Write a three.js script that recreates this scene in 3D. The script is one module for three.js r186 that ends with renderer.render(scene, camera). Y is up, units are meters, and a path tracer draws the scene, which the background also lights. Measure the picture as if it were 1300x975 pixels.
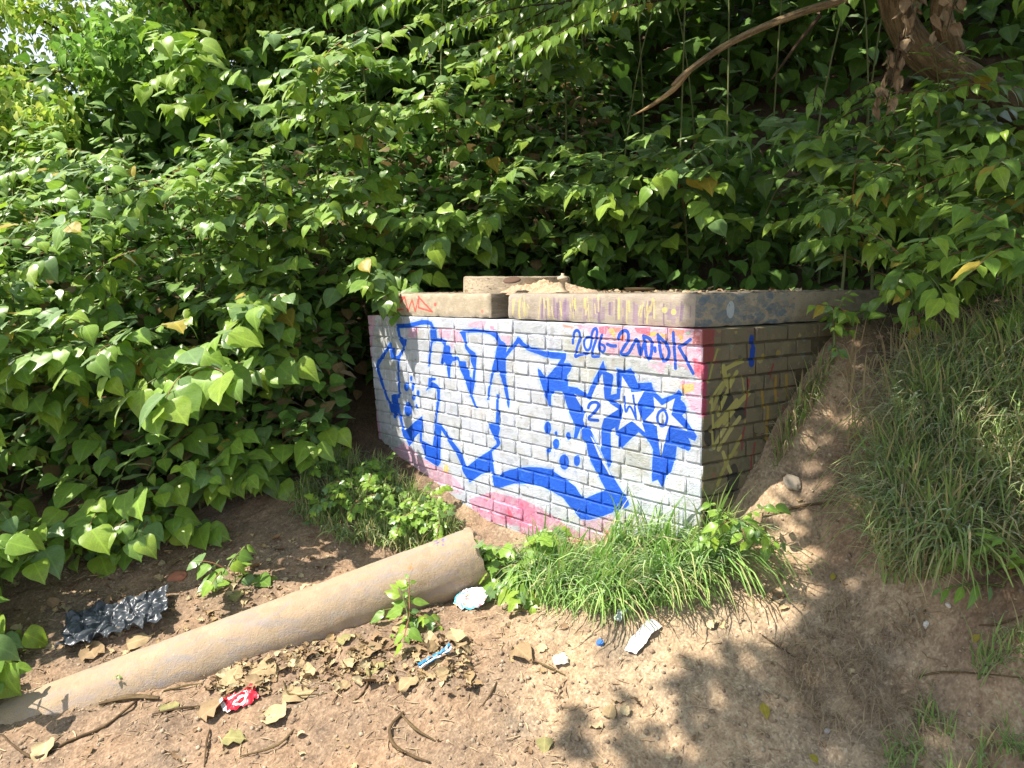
import * as THREE from 'three';
import { mergeGeometries, mergeVertices, toCreasedNormals } from 'three/addons/utils/BufferGeometryUtils.js';
import { createNoise2D, createNoise3D } from 'simplex-noise';

// ---------- camera, sky, sun, exposure (the eye is the origin; metres) ----------
const scene = new THREE.Scene();
const camera = new THREE.PerspectiveCamera(57.97, 4 / 3, 0.05, 400);
camera.position.set(0, 0, 0);
camera.rotation.set(-0.1523, 0, 0);
const renderer = new THREE.WebGLRenderer({ antialias: true });
renderer.toneMapping = THREE.LinearToneMapping;
renderer.toneMappingExposure = 2.05;
renderer.shadowMap.enabled = true;
const SUN = new THREE.Vector3(-0.57, 0.81, 0.1).normalize();
// hazy summer sky: white towards the horizon and round the sun, pale blue above, thin cloud
const skyTex = (() => {
  const w = 256, h = 128, d = new Float32Array(w * h * 4), cloud = createNoise3D(() => 0.37), v = new THREE.Vector3();
  for (let y = 0; y < h; y++) for (let x = 0; x < w; x++) {
    const el = (y + 0.5) / h * Math.PI - Math.PI / 2, az = ((x + 0.5) / w - 0.5) * 2 * Math.PI; v.set(Math.cos(el) * Math.cos(az), Math.sin(el), Math.cos(el) * Math.sin(az));
    const up = Math.max(0, v.y), k = Math.pow(up, 0.55), c = Math.max(0, 0.5 + 0.5 * (cloud(v.x * 2.2, v.y * 4, v.z * 2.2) + 0.5 * cloud(v.x * 5, v.y * 8, v.z * 5))) * 0.55, g = 0.7 * Math.exp(-(v.angleTo(SUN) ** 2) / 0.18);
    const mix = (a, b) => { const q = a + (b - a) * k; return (q + (0.66 - q) * c + g) * (v.y < -0.02 ? 0.45 : 1); };
    d.set([mix(0.66, 0.27), mix(0.69, 0.41), mix(0.74, 0.64), 1], (y * w + x) * 4);
  }
  const t = new THREE.DataTexture(d, w, h, THREE.RGBAFormat, THREE.FloatType); t.mapping = THREE.EquirectangularReflectionMapping; t.magFilter = t.minFilter = THREE.LinearFilter; t.needsUpdate = true; return t;
})();
scene.background = skyTex;
scene.environment = skyTex;
const sun = new THREE.DirectionalLight(0xfff4e6, 4.9);
sun.position.copy(SUN).multiplyScalar(20);
sun.castShadow = true;
sun.shadow.mapSize.set(4096, 4096);
Object.assign(sun.shadow.camera, { left: -9, right: 9, top: 9, bottom: -9, near: 1, far: 60 });
sun.name = 'sun';
scene.add(sun, sun.target);

// ---------- helpers ----------
function rng(seed) { let a = seed >>> 0; return () => { a = (a + 0x6D2B79F5) >>> 0; let t = a; t = Math.imul(t ^ (t >>> 15), t | 1); t ^= t + Math.imul(t ^ (t >>> 7), t | 61); return ((t ^ (t >>> 14)) >>> 0) / 4294967296; }; }
const R0 = rng(7), noise2 = createNoise2D(rng(11)), noise3 = createNoise3D(rng(12));
const V = (x, y, z) => new THREE.Vector3(x, y, z);
const lerp = THREE.MathUtils.lerp, clamp = THREE.MathUtils.clamp, smooth = THREE.MathUtils.smoothstep;
function fbm(x, y, oct = 4) { let s = 0, a = 0.5; for (let i = 0; i < oct; i++) { s += a * noise2(x, y); x *= 2.03; y *= 2.03; a *= 0.5; } return s; }
const used = new Map();
function numbered(name) { const n = used.get(name) ?? 0; used.set(name, n + 1); return n ? `${name}_${String(n).padStart(3, '0')}` : name; }
function shadows(o) { o.castShadow = o.receiveShadow = true; return o; }
function tag(o, label, category, group) { o.userData = { ...o.userData, label, category }; if (group) o.userData.group = group; return o; }
function thing(name, label, category, pos = [0, 0, 0], group) { const g = new THREE.Group(); g.name = numbered(name); g.position.set(...pos); scene.add(g); return tag(g, label, category, group); }
function part(parent, name, geo, mat) { const m = shadows(new THREE.Mesh(geo, mat)); m.name = name; parent.add(m); return m; }
function solo(name, geo, mat, label, category, group) { const m = shadows(new THREE.Mesh(geo, mat)); m.name = numbered(name); scene.add(m); return tag(m, label, category, group); }
function geom(pos, idx, uv, col) {
  const g = new THREE.BufferGeometry(); g.setAttribute('position', new THREE.Float32BufferAttribute(pos, 3));
  if (uv) g.setAttribute('uv', new THREE.Float32BufferAttribute(uv, 2)); if (col) g.setAttribute('color', new THREE.Float32BufferAttribute(col, 3));
  g.setIndex(idx); g.computeVertexNormals(); return g;
}
function lin(r, g, b) { return new THREE.Color().setRGB(r, g, b); }
function std(color, o = {}) { return new THREE.MeshStandardMaterial({ color, roughness: 0.95, side: THREE.DoubleSide, ...o }); }
// tapered tube along points with radii at the points
function tube(pts, radii, sides = 6, steps = 0, wob = 0, seed = 1) {
  const c = new THREE.CatmullRomCurve3(pts), n = steps || (pts.length - 1) * 3, pos = [], idx = [], uv = [], r = rng(seed);
  let nrm = V(0.3, 0.1, 1), len = 0, prev = null;
  for (let i = 0; i <= n; i++) {
    const t = i / n, p = c.getPoint(t), tg = c.getTangent(t); nrm.addScaledVector(tg, -nrm.dot(tg)).normalize();
    const b = tg.clone().cross(nrm), f = t * (radii.length - 1), k = Math.min(Math.floor(f), radii.length - 2), rad = lerp(radii[k], radii[k + 1], f - k);
    if (prev) len += prev.distanceTo(p); prev = p;
    for (let j = 0; j <= sides; j++) {
      const a = (j % sides) / sides * Math.PI * 2, q = rad * (1 + wob * noise3(p.x * 9 + Math.cos(a), p.y * 9, p.z * 9 + Math.sin(a)));
      pos.push(p.x + (nrm.x * Math.cos(a) + b.x * Math.sin(a)) * q, p.y + (nrm.y * Math.cos(a) + b.y * Math.sin(a)) * q, p.z + (nrm.z * Math.cos(a) + b.z * Math.sin(a)) * q);
      uv.push(j / sides * 6.28 * rad, len);
    }
  }
  for (let i = 0; i < n; i++) for (let j = 0; j < sides; j++) { const a = i * (sides + 1) + j, d = a + sides + 1; idx.push(a, a + 1, d, d, a + 1, d + 1); }
  const last = pos.length / 3; const e = c.getPoint(1), s0 = c.getPoint(0);
  pos.push(e.x, e.y, e.z, s0.x, s0.y, s0.z); uv.push(0, len, 0, 0);
  for (let j = 0; j < sides; j++) { const a = n * (sides + 1) + j; idx.push(a, a + 1, last); idx.push(j + 1, j, last + 1); }
  return geom(pos, idx, uv);
}
// ---------- computed textures ----------
function dataTex(size, fn, srgb, rep) {
  const d = new Uint8Array(size * size * 4);
  for (let y = 0; y < size; y++) for (let x = 0; x < size; x++) { const c = fn(x / size, y / size), i = (y * size + x) * 4; d[i] = c[0]; d[i + 1] = c[1]; d[i + 2] = c[2]; d[i + 3] = 255; }
  const t = new THREE.DataTexture(d, size, size); t.wrapS = t.wrapT = THREE.RepeatWrapping; t.magFilter = THREE.LinearFilter; t.minFilter = THREE.LinearMipmapLinearFilter; t.generateMipmaps = true;
  if (srgb) t.colorSpace = THREE.SRGBColorSpace; if (rep) t.repeat.set(rep, rep); t.needsUpdate = true; return t;
}
// noise that tiles: value lattice with wrap
function tileNoise(cells, seed) {
  const r = rng(seed), g = Array.from({ length: cells * cells }, () => r()); const at = (i, j) => g[((j % cells + cells) % cells) * cells + ((i % cells + cells) % cells)];
  return (x, y) => { x *= cells; y *= cells; const i = Math.floor(x), j = Math.floor(y); let a = x - i, b = y - j; a = a * a * (3 - 2 * a); b = b * b * (3 - 2 * b); return lerp(lerp(at(i, j), at(i + 1, j), a), lerp(at(i, j + 1), at(i + 1, j + 1), a), b); };
}
function layered(list) { const f = list.map(([c, a], i) => [tileNoise(c, 31 + i * 17 + c), a]), tot = list.reduce((s, l) => s + l[1], 0); return (x, y) => f.reduce((s, [n, a]) => s + a * n(x, y), 0) / tot; }
const nBroad = layered([[6, 1], [13, 0.7], [29, 0.5]]), nFine = layered([[41, 0.8], [97, 1], [201, 0.9]]), nGrit = layered([[170, 1], [331, 1]]);
const soilMap = dataTex(1024, (x, y) => { const a = nBroad(x, y), b = nFine(x, y), c = nGrit(x, y); let v = 205 + 55 * (a - 0.5) + 80 * (b - 0.5) + 75 * (c - 0.5); const pale = c > 0.76 ? 22 : 0; v += pale; const w = (a - 0.5) * 20; return [clamp(v + w + 12, 0, 255), clamp(v, 0, 255), clamp(v - w - 8, 0, 255)]; }, true);
const soilBump = dataTex(1024, (x, y) => { const v = 255 * clamp(0.45 * nFine(x, y) + 0.4 * nGrit(x, y) + 0.25 * nBroad(x, y) - 0.05, 0, 1); return [v, v, v]; });
const stoneMap = dataTex(512, (x, y) => { const v = 200 + 60 * (nBroad(x, y) - 0.5) + 70 * (nFine(x, y) - 0.5) + 50 * (nGrit(x, y) - 0.5) - (nGrit(x, y) < 0.25 ? 50 : 0); return [clamp(v, 0, 255), clamp(v - 3, 0, 255), clamp(v - 8, 0, 255)]; }, true);
const stoneBump = dataTex(512, (x, y) => { const v = 255 * clamp(0.6 * nFine(x, y) + 0.4 * nGrit(x, y), 0, 1); return [v, v, v]; });
const barkMap = dataTex(512, (x, y) => { const s = nFine(x * 1, y * 0.15), v = 130 + 130 * (s - 0.5) + 60 * (nBroad(x, y) - 0.5) + 50 * (nGrit(x, y) - 0.5); return [clamp(v + 10, 0, 255), clamp(v, 0, 255), clamp(v - 18, 0, 255)]; }, true);
function leafTexture(pairs, curve) { // pale midrib and side veins on a slightly mottled blade
  return dataTex(128, (x, y) => {
    const u = Math.abs(x - 0.5) * 2; let v = 228 + 40 * (nBroad(x * 0.9 + 0.1, y * 0.9) - 0.5) + 36 * (nFine(x * 0.5, y * 0.5) - 0.5);
    if (u < 0.05) v += 24; else { const ph = (y - u * curve) * pairs, f = Math.abs(ph - Math.round(ph)); if (f < 0.09) v += 20 * (1 - u); else v -= 10 * (1 - f * 2); }
    return [clamp(v + (v > 240 ? 6 : 0), 0, 255), clamp(v, 0, 255), clamp(v - 8, 0, 255)];
  }, true);
}
const leafMap = leafTexture(8, 0.55), leafBump = leafMap;

// ---------- terrain ----------
const CONTROL = [[0,-2.1,-1.66],[-1.7,-2.3,-1.8],[-1,-2.2,-1.73],[1.43,-2.1,-1.41],[1.55,-1.9,-1.47],[0.7,-2.1,-1.6],[0.85,-2.63,-1.37],[0.95,-2.88,-1.24],[0.5,-2.95,-1.37],[0.1,-3.4,-1.5],[-0.35,-3.85,-1.46],[-0.85,-4.4,-1.22],[-1.2,-4.6,-1.1],[-0.2,-2.9,-1.52],[-1,-2.5,-1.7],[-0.6,-3.5,-1.53],[-1.3,-3.1,-1.62],[-2,-2.9,-1.72],[-1.75,-3.46,-1.56],[-1.6,-3.8,-1.42],[-2.6,-3.2,-1.62],[-3,-4,-1.38],[-3,-5.5,-1.1],[-1.8,-5,-1],[-5,-4,-1.4],[-5,-7,-0.7],[-2,-7,-0.5],[-1,-5.4,-0.7],[0,-5.7,-0.3],[0.8,-5.4,-0.2],[1.5,-4.8,-0.17],[2.1,-4.1,-0.15],[2.3,-3.5,-0.2],[0,-7.5,0.8],[3,-6.4,0.8],[0.2,-4.4,-0.95],[0.9,-4.1,-0.8],[1.29,-3.25,-0.66],[1.25,-3.2,-0.78],[1.185,-3.15,-0.87],[1.09,-3.08,-0.95],[1.03,-3.03,-1.09],[1.5,-3.38,-0.42],[1.684,-3.5,-0.26],[1.52,-2.95,-0.86],[1.35,-3,-0.93],[1.2,-2.85,-1.12],[1.8,-3.35,-0.36],[2.155,-2.9,-0.32],[1.786,-2.3,-0.943],[1.56,-2.35,-1.143],[2.6,-2.3,-0.3],[3.2,-3,0.1],[2.2,-1.8,-1],[0,0,-1.75],[-3,-1,-1.9],[3,-0.5,-1],[0,4,-1.8],[-12,-14,0.8],[12,-14,5],[-12,3,-1.8],[12,3,0.5],[0,-16,5],[0,-9.5,3.0],[4,-8.6,3.2],[-2.6,-9.6,1.4],[-8,-9,-0.3],[7,-8,2.6]];
const terrain = (() => { // thin plate spline through surveyed heights [x, z, y]
  const n = CONTROL.length, N = n + 3, A = Array.from({ length: N }, () => new Float64Array(N + 1)), U = (r) => r > 0 ? r * Math.log(r) : 0;
  for (let i = 0; i < n; i++) { for (let j = 0; j < n; j++) A[i][j] = U((CONTROL[i][0] - CONTROL[j][0]) ** 2 + (CONTROL[i][1] - CONTROL[j][1]) ** 2) + (i === j ? 0.02 : 0); A[i][n] = A[n][i] = 1; A[i][n + 1] = A[n + 1][i] = CONTROL[i][0]; A[i][n + 2] = A[n + 2][i] = CONTROL[i][1]; A[i][N] = CONTROL[i][2]; }
  for (let c = 0; c < N; c++) { let b = c; for (let r = c + 1; r < N; r++) if (Math.abs(A[r][c]) > Math.abs(A[b][c])) b = r; [A[c], A[b]] = [A[b], A[c]]; for (let r = 0; r < N; r++) if (r !== c) { const f = A[r][c] / A[c][c]; if (f) for (let k = c; k <= N; k++) A[r][k] -= f * A[c][k]; } }
  const w = A.map((r, i) => r[N] / r[i]);
  return (x, z) => {
    const q = Math.hypot(x, z + 5), k = q > 15 ? 15 / q : 1, X = x * k, Z = (z + 5) * k - 5; let s = w[n] + w[n + 1] * X + w[n + 2] * Z;
    for (let i = 0; i < n; i++) s += w[i] * U((CONTROL[i][0] - X) ** 2 + (CONTROL[i][1] - Z) ** 2); return s;
  };
})();
const relief = (x, z) => 0.028 * fbm(x * 1.7, z * 1.7, 3) + 0.009 * fbm(x * 7 + 3, z * 7, 3) + 0.006 * Math.abs(noise2(x * 24, z * 24)) + 0.0035 * noise2(x * 60, z * 60);
const H = (x, z) => terrain(x, z) + relief(x, z);
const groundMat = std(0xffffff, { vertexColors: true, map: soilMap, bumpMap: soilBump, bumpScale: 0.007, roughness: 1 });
{
  const xs = [], zs = [];
  const axis = (out, lo, hi, step, far0, far1) => { for (let v = lo, s = step; v > far0; s *= 1.25) { out.unshift(v); v -= s; } out.unshift(far0); for (let v = lo + step; v < hi; v += step) out.push(v); for (let v = hi, s = step; v < far1; s *= 1.25) { out.push(v); v += s; } out.push(far1); };
  axis(xs, -2.7, 2.5, 0.0145, -160, 160); axis(zs, -4.2, -1.8, 0.0145, -160, 60);
  const pos = [], uv = [], col = [], idx = [], nx = xs.length;
  for (const z of zs) for (const x of xs) {
    const near = Math.hypot(x, z + 4) < 20; pos.push(x, near ? H(x, z) : terrain(x, z), z); uv.push(x / 1.3, z / 1.3);
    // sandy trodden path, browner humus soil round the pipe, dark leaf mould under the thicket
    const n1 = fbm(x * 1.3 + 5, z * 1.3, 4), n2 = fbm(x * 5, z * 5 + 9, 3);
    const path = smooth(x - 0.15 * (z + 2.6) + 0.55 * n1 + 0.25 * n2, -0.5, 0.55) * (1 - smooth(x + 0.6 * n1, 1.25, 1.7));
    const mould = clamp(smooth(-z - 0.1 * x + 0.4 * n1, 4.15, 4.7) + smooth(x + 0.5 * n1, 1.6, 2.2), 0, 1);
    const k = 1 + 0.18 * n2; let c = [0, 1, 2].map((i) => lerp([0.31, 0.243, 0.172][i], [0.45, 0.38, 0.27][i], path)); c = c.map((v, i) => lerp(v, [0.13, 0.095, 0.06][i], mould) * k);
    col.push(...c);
  }
  for (let j = 0; j < zs.length - 1; j++) for (let i = 0; i < nx - 1; i++) { const a = j * nx + i; idx.push(a, a + nx, a + 1, a + 1, a + nx, a + nx + 1); }
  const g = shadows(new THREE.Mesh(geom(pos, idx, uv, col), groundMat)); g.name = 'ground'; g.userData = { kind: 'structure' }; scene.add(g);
}

const BLUE=[[2145,-74,2024,-66,1894,-39,1838,-37,1797,-47,1777,-82,1792,-87,1814,-61,1859,-60,1909,-66,2010,-86,2099,-95,2120,-96,2109,-149,2087,-167,2046,-169,2058,-193,2078,-236,2118,-286,2129,-320,2137,-387,2135,-425,2150,-427,2150,-379,2145,-303,2191,-304,2215,-301,2223,-232,2181,-232,2168,-285,2137,-278,2101,-238,2081,-213,2103,-191,2131,-151,2146,-95],
[2222,-196,2204,-202,2205,-224,2223,-232,2294,-295,2349,-353,2358,-374,2328,-435,2321,-444,2345,-446,2383,-381,2374,-355,2364,-325,2334,-303,2259,-235],
[2353,-445,2326,-442,2310,-470,2281,-535,2228,-603,2216,-611,2218,-548,2194,-538,2128,-532,2132,-550,2152,-554,2149,-583,2135,-630,2118,-676,2101,-746,2087,-763,2079,-760,2040,-737,1987,-696,1934,-662,1904,-644,1908,-745,1952,-762,1990,-796,2014,-829,2045,-858,2063,-832,2089,-817,2107,-801,2124,-735,2138,-688,2155,-647,2181,-694,2200,-692,2207,-664,2230,-659,2241,-629,2290,-556,2315,-505],
[2150,-424,2133,-423,2128,-480,2128,-535,2143,-539,2145,-481],
[1834,-393,1772,-387,1775,-398,1813,-405,1824,-419,1786,-418,1746,-434,1731,-450,1734,-518,1749,-574,1760,-622,1765,-663,1786,-680,1778,-624,1763,-567,1753,-475,1760,-453,1787,-447,1836,-457,1857,-473,1842,-444],
[1935,-806,1933,-759,1913,-751,1914,-803,1888,-806,1804,-821,1792,-755,1782,-672,1724,-669,1734,-811,1736,-908,1765,-942,1807,-931,1884,-912,1897,-857],
[1779,-665,1717,-679,1638,-744,1548,-815,1501,-898,1496,-897,1397,-823,1318,-774,1271,-736,1241,-714,1247,-694,1270,-677,1288,-650,1313,-607,1229,-594,1220,-618,1235,-667,1218,-702,1230,-721,1288,-765,1277,-827,1260,-902,1230,-904,1196,-872,1128,-841,1039,-812,943,-794,831,-784,829,-889,943,-891,996,-894,1105,-913,1219,-962,1266,-968,1283,-880,1367,-910,1474,-985,1524,-936,1537,-907,1581,-839,1652,-769,1725,-699],
[1068,-826,1003,-803,909,-789,832,-792,758,-817,709,-830,675,-847,651,-872,622,-897,604,-891,550,-858,479,-820,515,-775,553,-722,590,-669,605,-612,638,-579,639,-542,612,-511,588,-527,565,-575,519,-641,482,-694,446,-746,411,-783,354,-844,347,-864,361,-879,433,-918,520,-969,592,-1000,639,-1006,677,-980,717,-950,756,-919,826,-903,908,-892,1003,-896,1068,-905],
[1808,-88,1754,-89,1752,-142,1705,-142,1669,-150,1673,-179,1640,-181,1631,-191,1635,-226,1609,-246,1564,-238,1564,-254,1616,-269,1633,-296,1638,-376,1647,-377,1663,-312,1682,-278,1702,-293,1718,-290,1700,-231,1686,-178,1705,-161,1752,-158,1783,-162,1797,-176,1813,-267,1825,-324,1839,-314,1826,-232,1811,-177],
[1613,-247,1556,-242,1548,-265,1496,-263,1491,-301,1469,-312,1464,-358,1507,-363,1532,-331,1553,-302,1556,-266,1565,-254,1614,-257,1633,-279],
[1516,-357,1454,-351,1439,-367,1436,-349,1420,-348,1427,-387,1446,-457,1431,-481,1404,-525,1416,-527,1441,-491,1462,-457,1486,-410],
[1547,-92,1503,-79,1429,-69,1340,-72,1248,-80,1231,-95,1209,-122,1175,-136,1167,-159,1175,-216,1176,-330,1204,-332,1226,-298,1243,-295,1266,-306,1278,-340,1290,-341,1281,-299,1260,-239,1243,-181,1234,-132,1254,-104,1294,-90,1340,-83,1497,-91,1494,-135,1486,-169,1461,-188,1413,-206,1407,-235,1411,-285,1417,-320,1421,-354,1439,-356,1429,-291,1453,-255,1462,-213,1495,-186,1510,-140,1537,-100],
[1290,-337,1281,-336,1302,-424,1311,-465,1320,-466,1313,-417],
[1206,-329,1173,-325,1164,-379,1145,-459,1148,-490,1156,-481,1181,-402],
[1244,-429,1232,-428,1227,-523,1227,-594,1247,-601,1247,-568,1244,-521],
[1175,-216,1178,-200,1142,-154,1099,-119,1080,-94,1056,-116,1019,-133,982,-147,952,-148,951,-173,1008,-160,1050,-143,1077,-126,1115,-156,1153,-194],
[1070,-97,1044,-119,1007,-144,965,-150,889,-159,835,-158,748,-159,750,-182,766,-211,724,-208,712,-220,718,-242,746,-279,770,-304,784,-335,897,-348,913,-322,928,-297,935,-254,918,-261,888,-296,878,-297,848,-270,809,-228,776,-188,834,-190,889,-185,965,-168,1007,-153,1043,-138,1070,-128],
[923,-299,737,-273,736,-336,688,-361,650,-416,631,-458,639,-504,666,-542,670,-585,689,-588,681,-533,695,-497,724,-456,754,-384,769,-355,823,-357,844,-387,846,-437,861,-443,887,-384],
[736,-327,675,-328,605,-356,586,-308,515,-179,498,-229,460,-239,455,-252,463,-295,470,-342,430,-330,434,-208,388,-215,358,-201,342,-222,319,-268,244,-257,235,-291,184,-326,114,-294,101,-276,89,-283,91,-318,72,-331,61,-350,64,-366,80,-386,31,-438,4,-470,12,-490,48,-482,36,-502,33,-532,43,-543,101,-530,108,-591,126,-655,148,-673,168,-733,190,-704,219,-719,223,-674,221,-566,242,-536,303,-495,347,-536,395,-588,414,-586,413,-535,435,-526,436,-492,465,-511,458,-686,469,-700,521,-618,556,-563,586,-540,596,-509,626,-518,651,-534,670,-582,690,-589,681,-542,646,-496,627,-465,648,-416,684,-371,704,-354],
[2035,-469,2038,-482,2046,-492,2057,-498,2069,-498,2078,-492,2083,-480,2082,-467,2077,-455,2067,-446,2055,-444,2045,-447,2038,-456],
[1979,-463,1981,-476,1987,-486,1994,-491,2002,-490,2008,-484,2011,-473,2011,-461,2007,-449,2000,-442,1992,-439,1985,-443,1980,-452],
[1928,-500,1930,-509,1934,-517,1939,-521,1945,-520,1950,-515,1952,-507,1952,-498,1949,-489,1944,-483,1938,-482,1933,-484,1929,-491],
[1972,-531,1974,-539,1979,-546,1986,-550,1993,-550,1999,-546,2002,-538,2001,-530,1998,-522,1992,-516,1985,-514,1978,-517,1974,-523],
[1952,-587,1954,-594,1957,-599,1961,-602,1965,-602,1968,-598,1970,-593,1970,-586,1967,-579,1964,-575,1960,-574,1956,-576,1953,-580],
[2011,-611,2016,-633,2028,-651,2045,-660,2062,-660,2076,-650,2083,-631,2082,-609,2073,-589,2059,-575,2041,-570,2025,-576,2015,-591],
[1999,-412,2001,-419,2004,-425,2009,-428,2015,-427,2019,-424,2021,-418,2021,-410,2018,-404,2014,-399,2008,-398,2004,-400,2000,-405],
[842,-559,845,-574,852,-587,862,-595,873,-594,882,-587,887,-573,887,-557,882,-542,873,-532,863,-529,852,-533,845,-544],
[800,-581,801,-586,803,-590,806,-592,810,-592,813,-590,815,-586,815,-581,813,-577,810,-574,807,-573,803,-574,801,-577],
[715,-583,716,-592,720,-600,726,-604,733,-604,738,-600,741,-592,741,-583,738,-574,733,-568,727,-566,721,-569,716,-575],
[789,-636,792,-648,798,-658,806,-664,816,-664,824,-659,828,-649,829,-636,824,-625,816,-617,807,-614,798,-617,792,-625],
[842,-680,844,-685,848,-690,854,-692,861,-693,867,-691,870,-688,870,-683,867,-678,861,-674,855,-673,848,-673,844,-676],
[720,-721,723,-740,733,-755,747,-765,762,-765,775,-757,782,-742,782,-723,776,-705,763,-693,748,-688,734,-692,724,-704],
[650,-700,652,-713,658,-724,666,-730,674,-730,681,-724,685,-713,686,-700,682,-688,675,-680,666,-677,658,-680,653,-688]];
const SILVER=[[518,-239,503,-366,419,-402,504,-460,521,-510,519,-621,589,-520,621,-513,632,-482,622,-448,648,-416,692,-360,589,-380,571,-338,543,-280],
[406,-240,378,-275,350,-313,281,-300,319,-370,267,-495,341,-449,419,-506,394,-404,411,-381,455,-366,414,-353,409,-289],
[230,-319,185,-355,117,-313,130,-363,132,-390,49,-454,142,-441,148,-463,182,-597,201,-492,206,-455,269,-436,222,-383],
[586,-560,571,-570,516,-645,452,-737,461,-743,525,-663]];
const STROKES=[[16,[602,-420,596,-398,565,-384,538,-388,540,-412,568,-442,597,-468,599,-480,540,-475]],
[11,[392,-340,386,-382,379,-422,358,-366,321,-438]],
[11,[321,-438,327,-395,340,-327]],
[13,[153,-409,155,-426,162,-440,172,-449,183,-451,194,-445,201,-433,205,-417,203,-400,196,-386,186,-377,174,-375,164,-381,156,-393,153,-409]],
[15,[704,-103,705,-57,685,-34,664,-44,661,-80,679,-129,694,-177,660,-156,614,-149]],
[14,[603,-66,634,-71,636,-111,619,-135,595,-126,589,-76]],
[15,[591,-76,586,-36,564,-18,553,-38,563,-78,579,-118,590,-164,543,-157]],
[14,[526,-51,545,-87,546,-119,526,-139,507,-124,510,-103,536,-97]],
[16,[495,-95,474,-102,446,-100]],
[17,[433,-66,425,-38,399,-21,376,-30,373,-66,401,-106,421,-131,408,-141,375,-135,352,-96,333,-60,323,-67,307,-147,293,-81]],
[17,[292,-44,259,-49,246,-78,247,-125,261,-152,275,-134,281,-91,290,-54]],
[16,[231,-94,228,-110]],
[16,[216,-33,198,-155,163,-144,153,-112,163,-80,210,-40]],
[15,[138,-19,121,-178]],
[14,[51,-45,83,-71,108,-79]],
[15,[108,-82,81,-119,34,-193]]];
const SPRAY=[['pk',[2509,-18,2374,-24,2420,-237,2423,-452,2397,-666,2336,-875,2288,-1004,2534,-993]],
['rd',[2476,-593,2434,-671,2404,-804,2460,-829,2483,-732]],
['pk',[2260,-970,2209,-911,2097,-843,2022,-859,1965,-917,1835,-922,1737,-950,1603,-989,1539,-1021,1539,-1067,1714,-1114,1898,-1116,2091,-1078,2231,-1035]],
['pr',[1288,-1009,1200,-1007,1031,-1004,951,-1018,950,-1143,1412,-1216,1486,-1093]],
['pr',[1068,-1003,997,-1008,907,-1011,855,-1024,794,-1049,744,-1065,609,-1097,561,-1163,1067,-1305]],
['pk',[634,-1010,583,-986,476,-944,432,-934,428,-1087,655,-1149]],
['rd',[1165,-1064,1137,-1062,1114,-1125,1154,-1135]],
['rd',[502,-1029,406,-1037,418,-1122,475,-1130]],
['rd',[739,-1108,598,-1131,623,-1201,770,-1186]],
['pk',[1471,-35,1363,-20,1328,-27,1340,-60,1466,-66]],
['pr',[1305,-50,1259,-48,1254,-70,1294,-66]],
['pk',[1214,-94,1137,-86,1142,-150,1170,-135]],
['pk',[1083,-122,1056,-144,1099,-149]],
['pk',[1730,-84,1625,-79,1626,-143,1732,-145]],
['pk',[2025,-89,1923,-80,1954,-145,2027,-145]],
['pk',[1631,-157,1599,-150,1619,-208]],
['pk',[1607,-86,1547,-83,1523,-146,1605,-151]],
['pk',[710,-6,-39,1,-48,-185,12,-191,105,-172,202,-151,386,-136,463,-142,547,-110,621,-37]],
['pk',[282,-179,175,-153,177,-209,212,-196,258,-183]],
['pk',[102,-235,-13,-230,-20,-383,3,-386,44,-328,77,-289]],
['or',[769,-13,694,-17,713,-32,760,-23]],
['rd',[543,-9,487,-14,507,-43,533,-37]],
['yl',[487,-14,453,-22,456,-68,482,-41]],
['or',[457,-16,416,-14,431,-42,456,-43]],
['or',[423,-52,390,-50,402,-68,422,-69]],
['yl',[279,-37,226,-21,180,-28,183,-51,232,-41,271,-47]],
['rd',[335,-6,249,-9,263,-33,326,-30]],
['or',[166,-5,79,-3,84,-45,94,-65,121,-31,158,-24]],
['yl',[121,-25,88,-36,95,-62,113,-47]],
['br',[40,-5,-32,-7,-42,-66,41,-65]],
['gn',[79,-15,57,-15,60,-37,74,-32]],
['rd',[38,-129,-45,-135,-50,-242,-4,-221,21,-201]],
['yl',[87,-250,33,-241,32,-273,82,-282]],
['yl',[1689,-913,1656,-935,1683,-968,1710,-954]],
['gy',[2408,-142,2319,-152,2330,-220,2387,-214]]];
const GREYS=[[490,-152,236,-147,120,-187,88,-212,232,-241,340,-207,489,-202],
[702,-180,547,-141,490,-163,562,-298,741,-317],
[2349,-49,2136,-40,2192,-377,2384,-394],
[361,-551,238,-550,233,-701,438,-722],
[2348,-768,2169,-848,2118,-1053,2305,-980],
[765,-85,669,-79,673,-150,774,-150],
[603,-921,341,-900,204,-1023,624,-1138]];
// ---------- brick chamber ----------
const C0 = V(0.8203, -0.2224, -2.9916), TF = V(-0.7269, 0, -0.6867), NF = V(-0.6867, 0, 0.7269), TS = V(0.8469, 0, -0.5318), NS = V(0.5318, 0, 0.8469), FRONT = 2.465, SIDE = 1.55;
function front(u, v, d) { const s = u / FRONT, uu = u + (0.037 + 0.055 * s) * (v / 0.95), vv = v - 0.028 * s * s * Math.max(0, 1 + v / 0.5); return { u: uu, v: vv, p: C0.clone().addScaledVector(TF, uu).addScaledVector(NF, d).add(V(0, vv, 0)) }; }
function side(s, v, d) { const e = front(0, v, 0); return { u: s, v, p: e.p.addScaledVector(TS, s).addScaledVector(NS, d) }; }
const UW = 2.68, UH = 1.48, uvFront = (a) => [1 - (a.u + 0.12) / UW, 1 - (0.03 - a.v) / UH], SW = 1.6, uvSide = (a) => [(a.u + 0.05) / SW, 1 - (0.03 - a.v) / UH];
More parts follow.
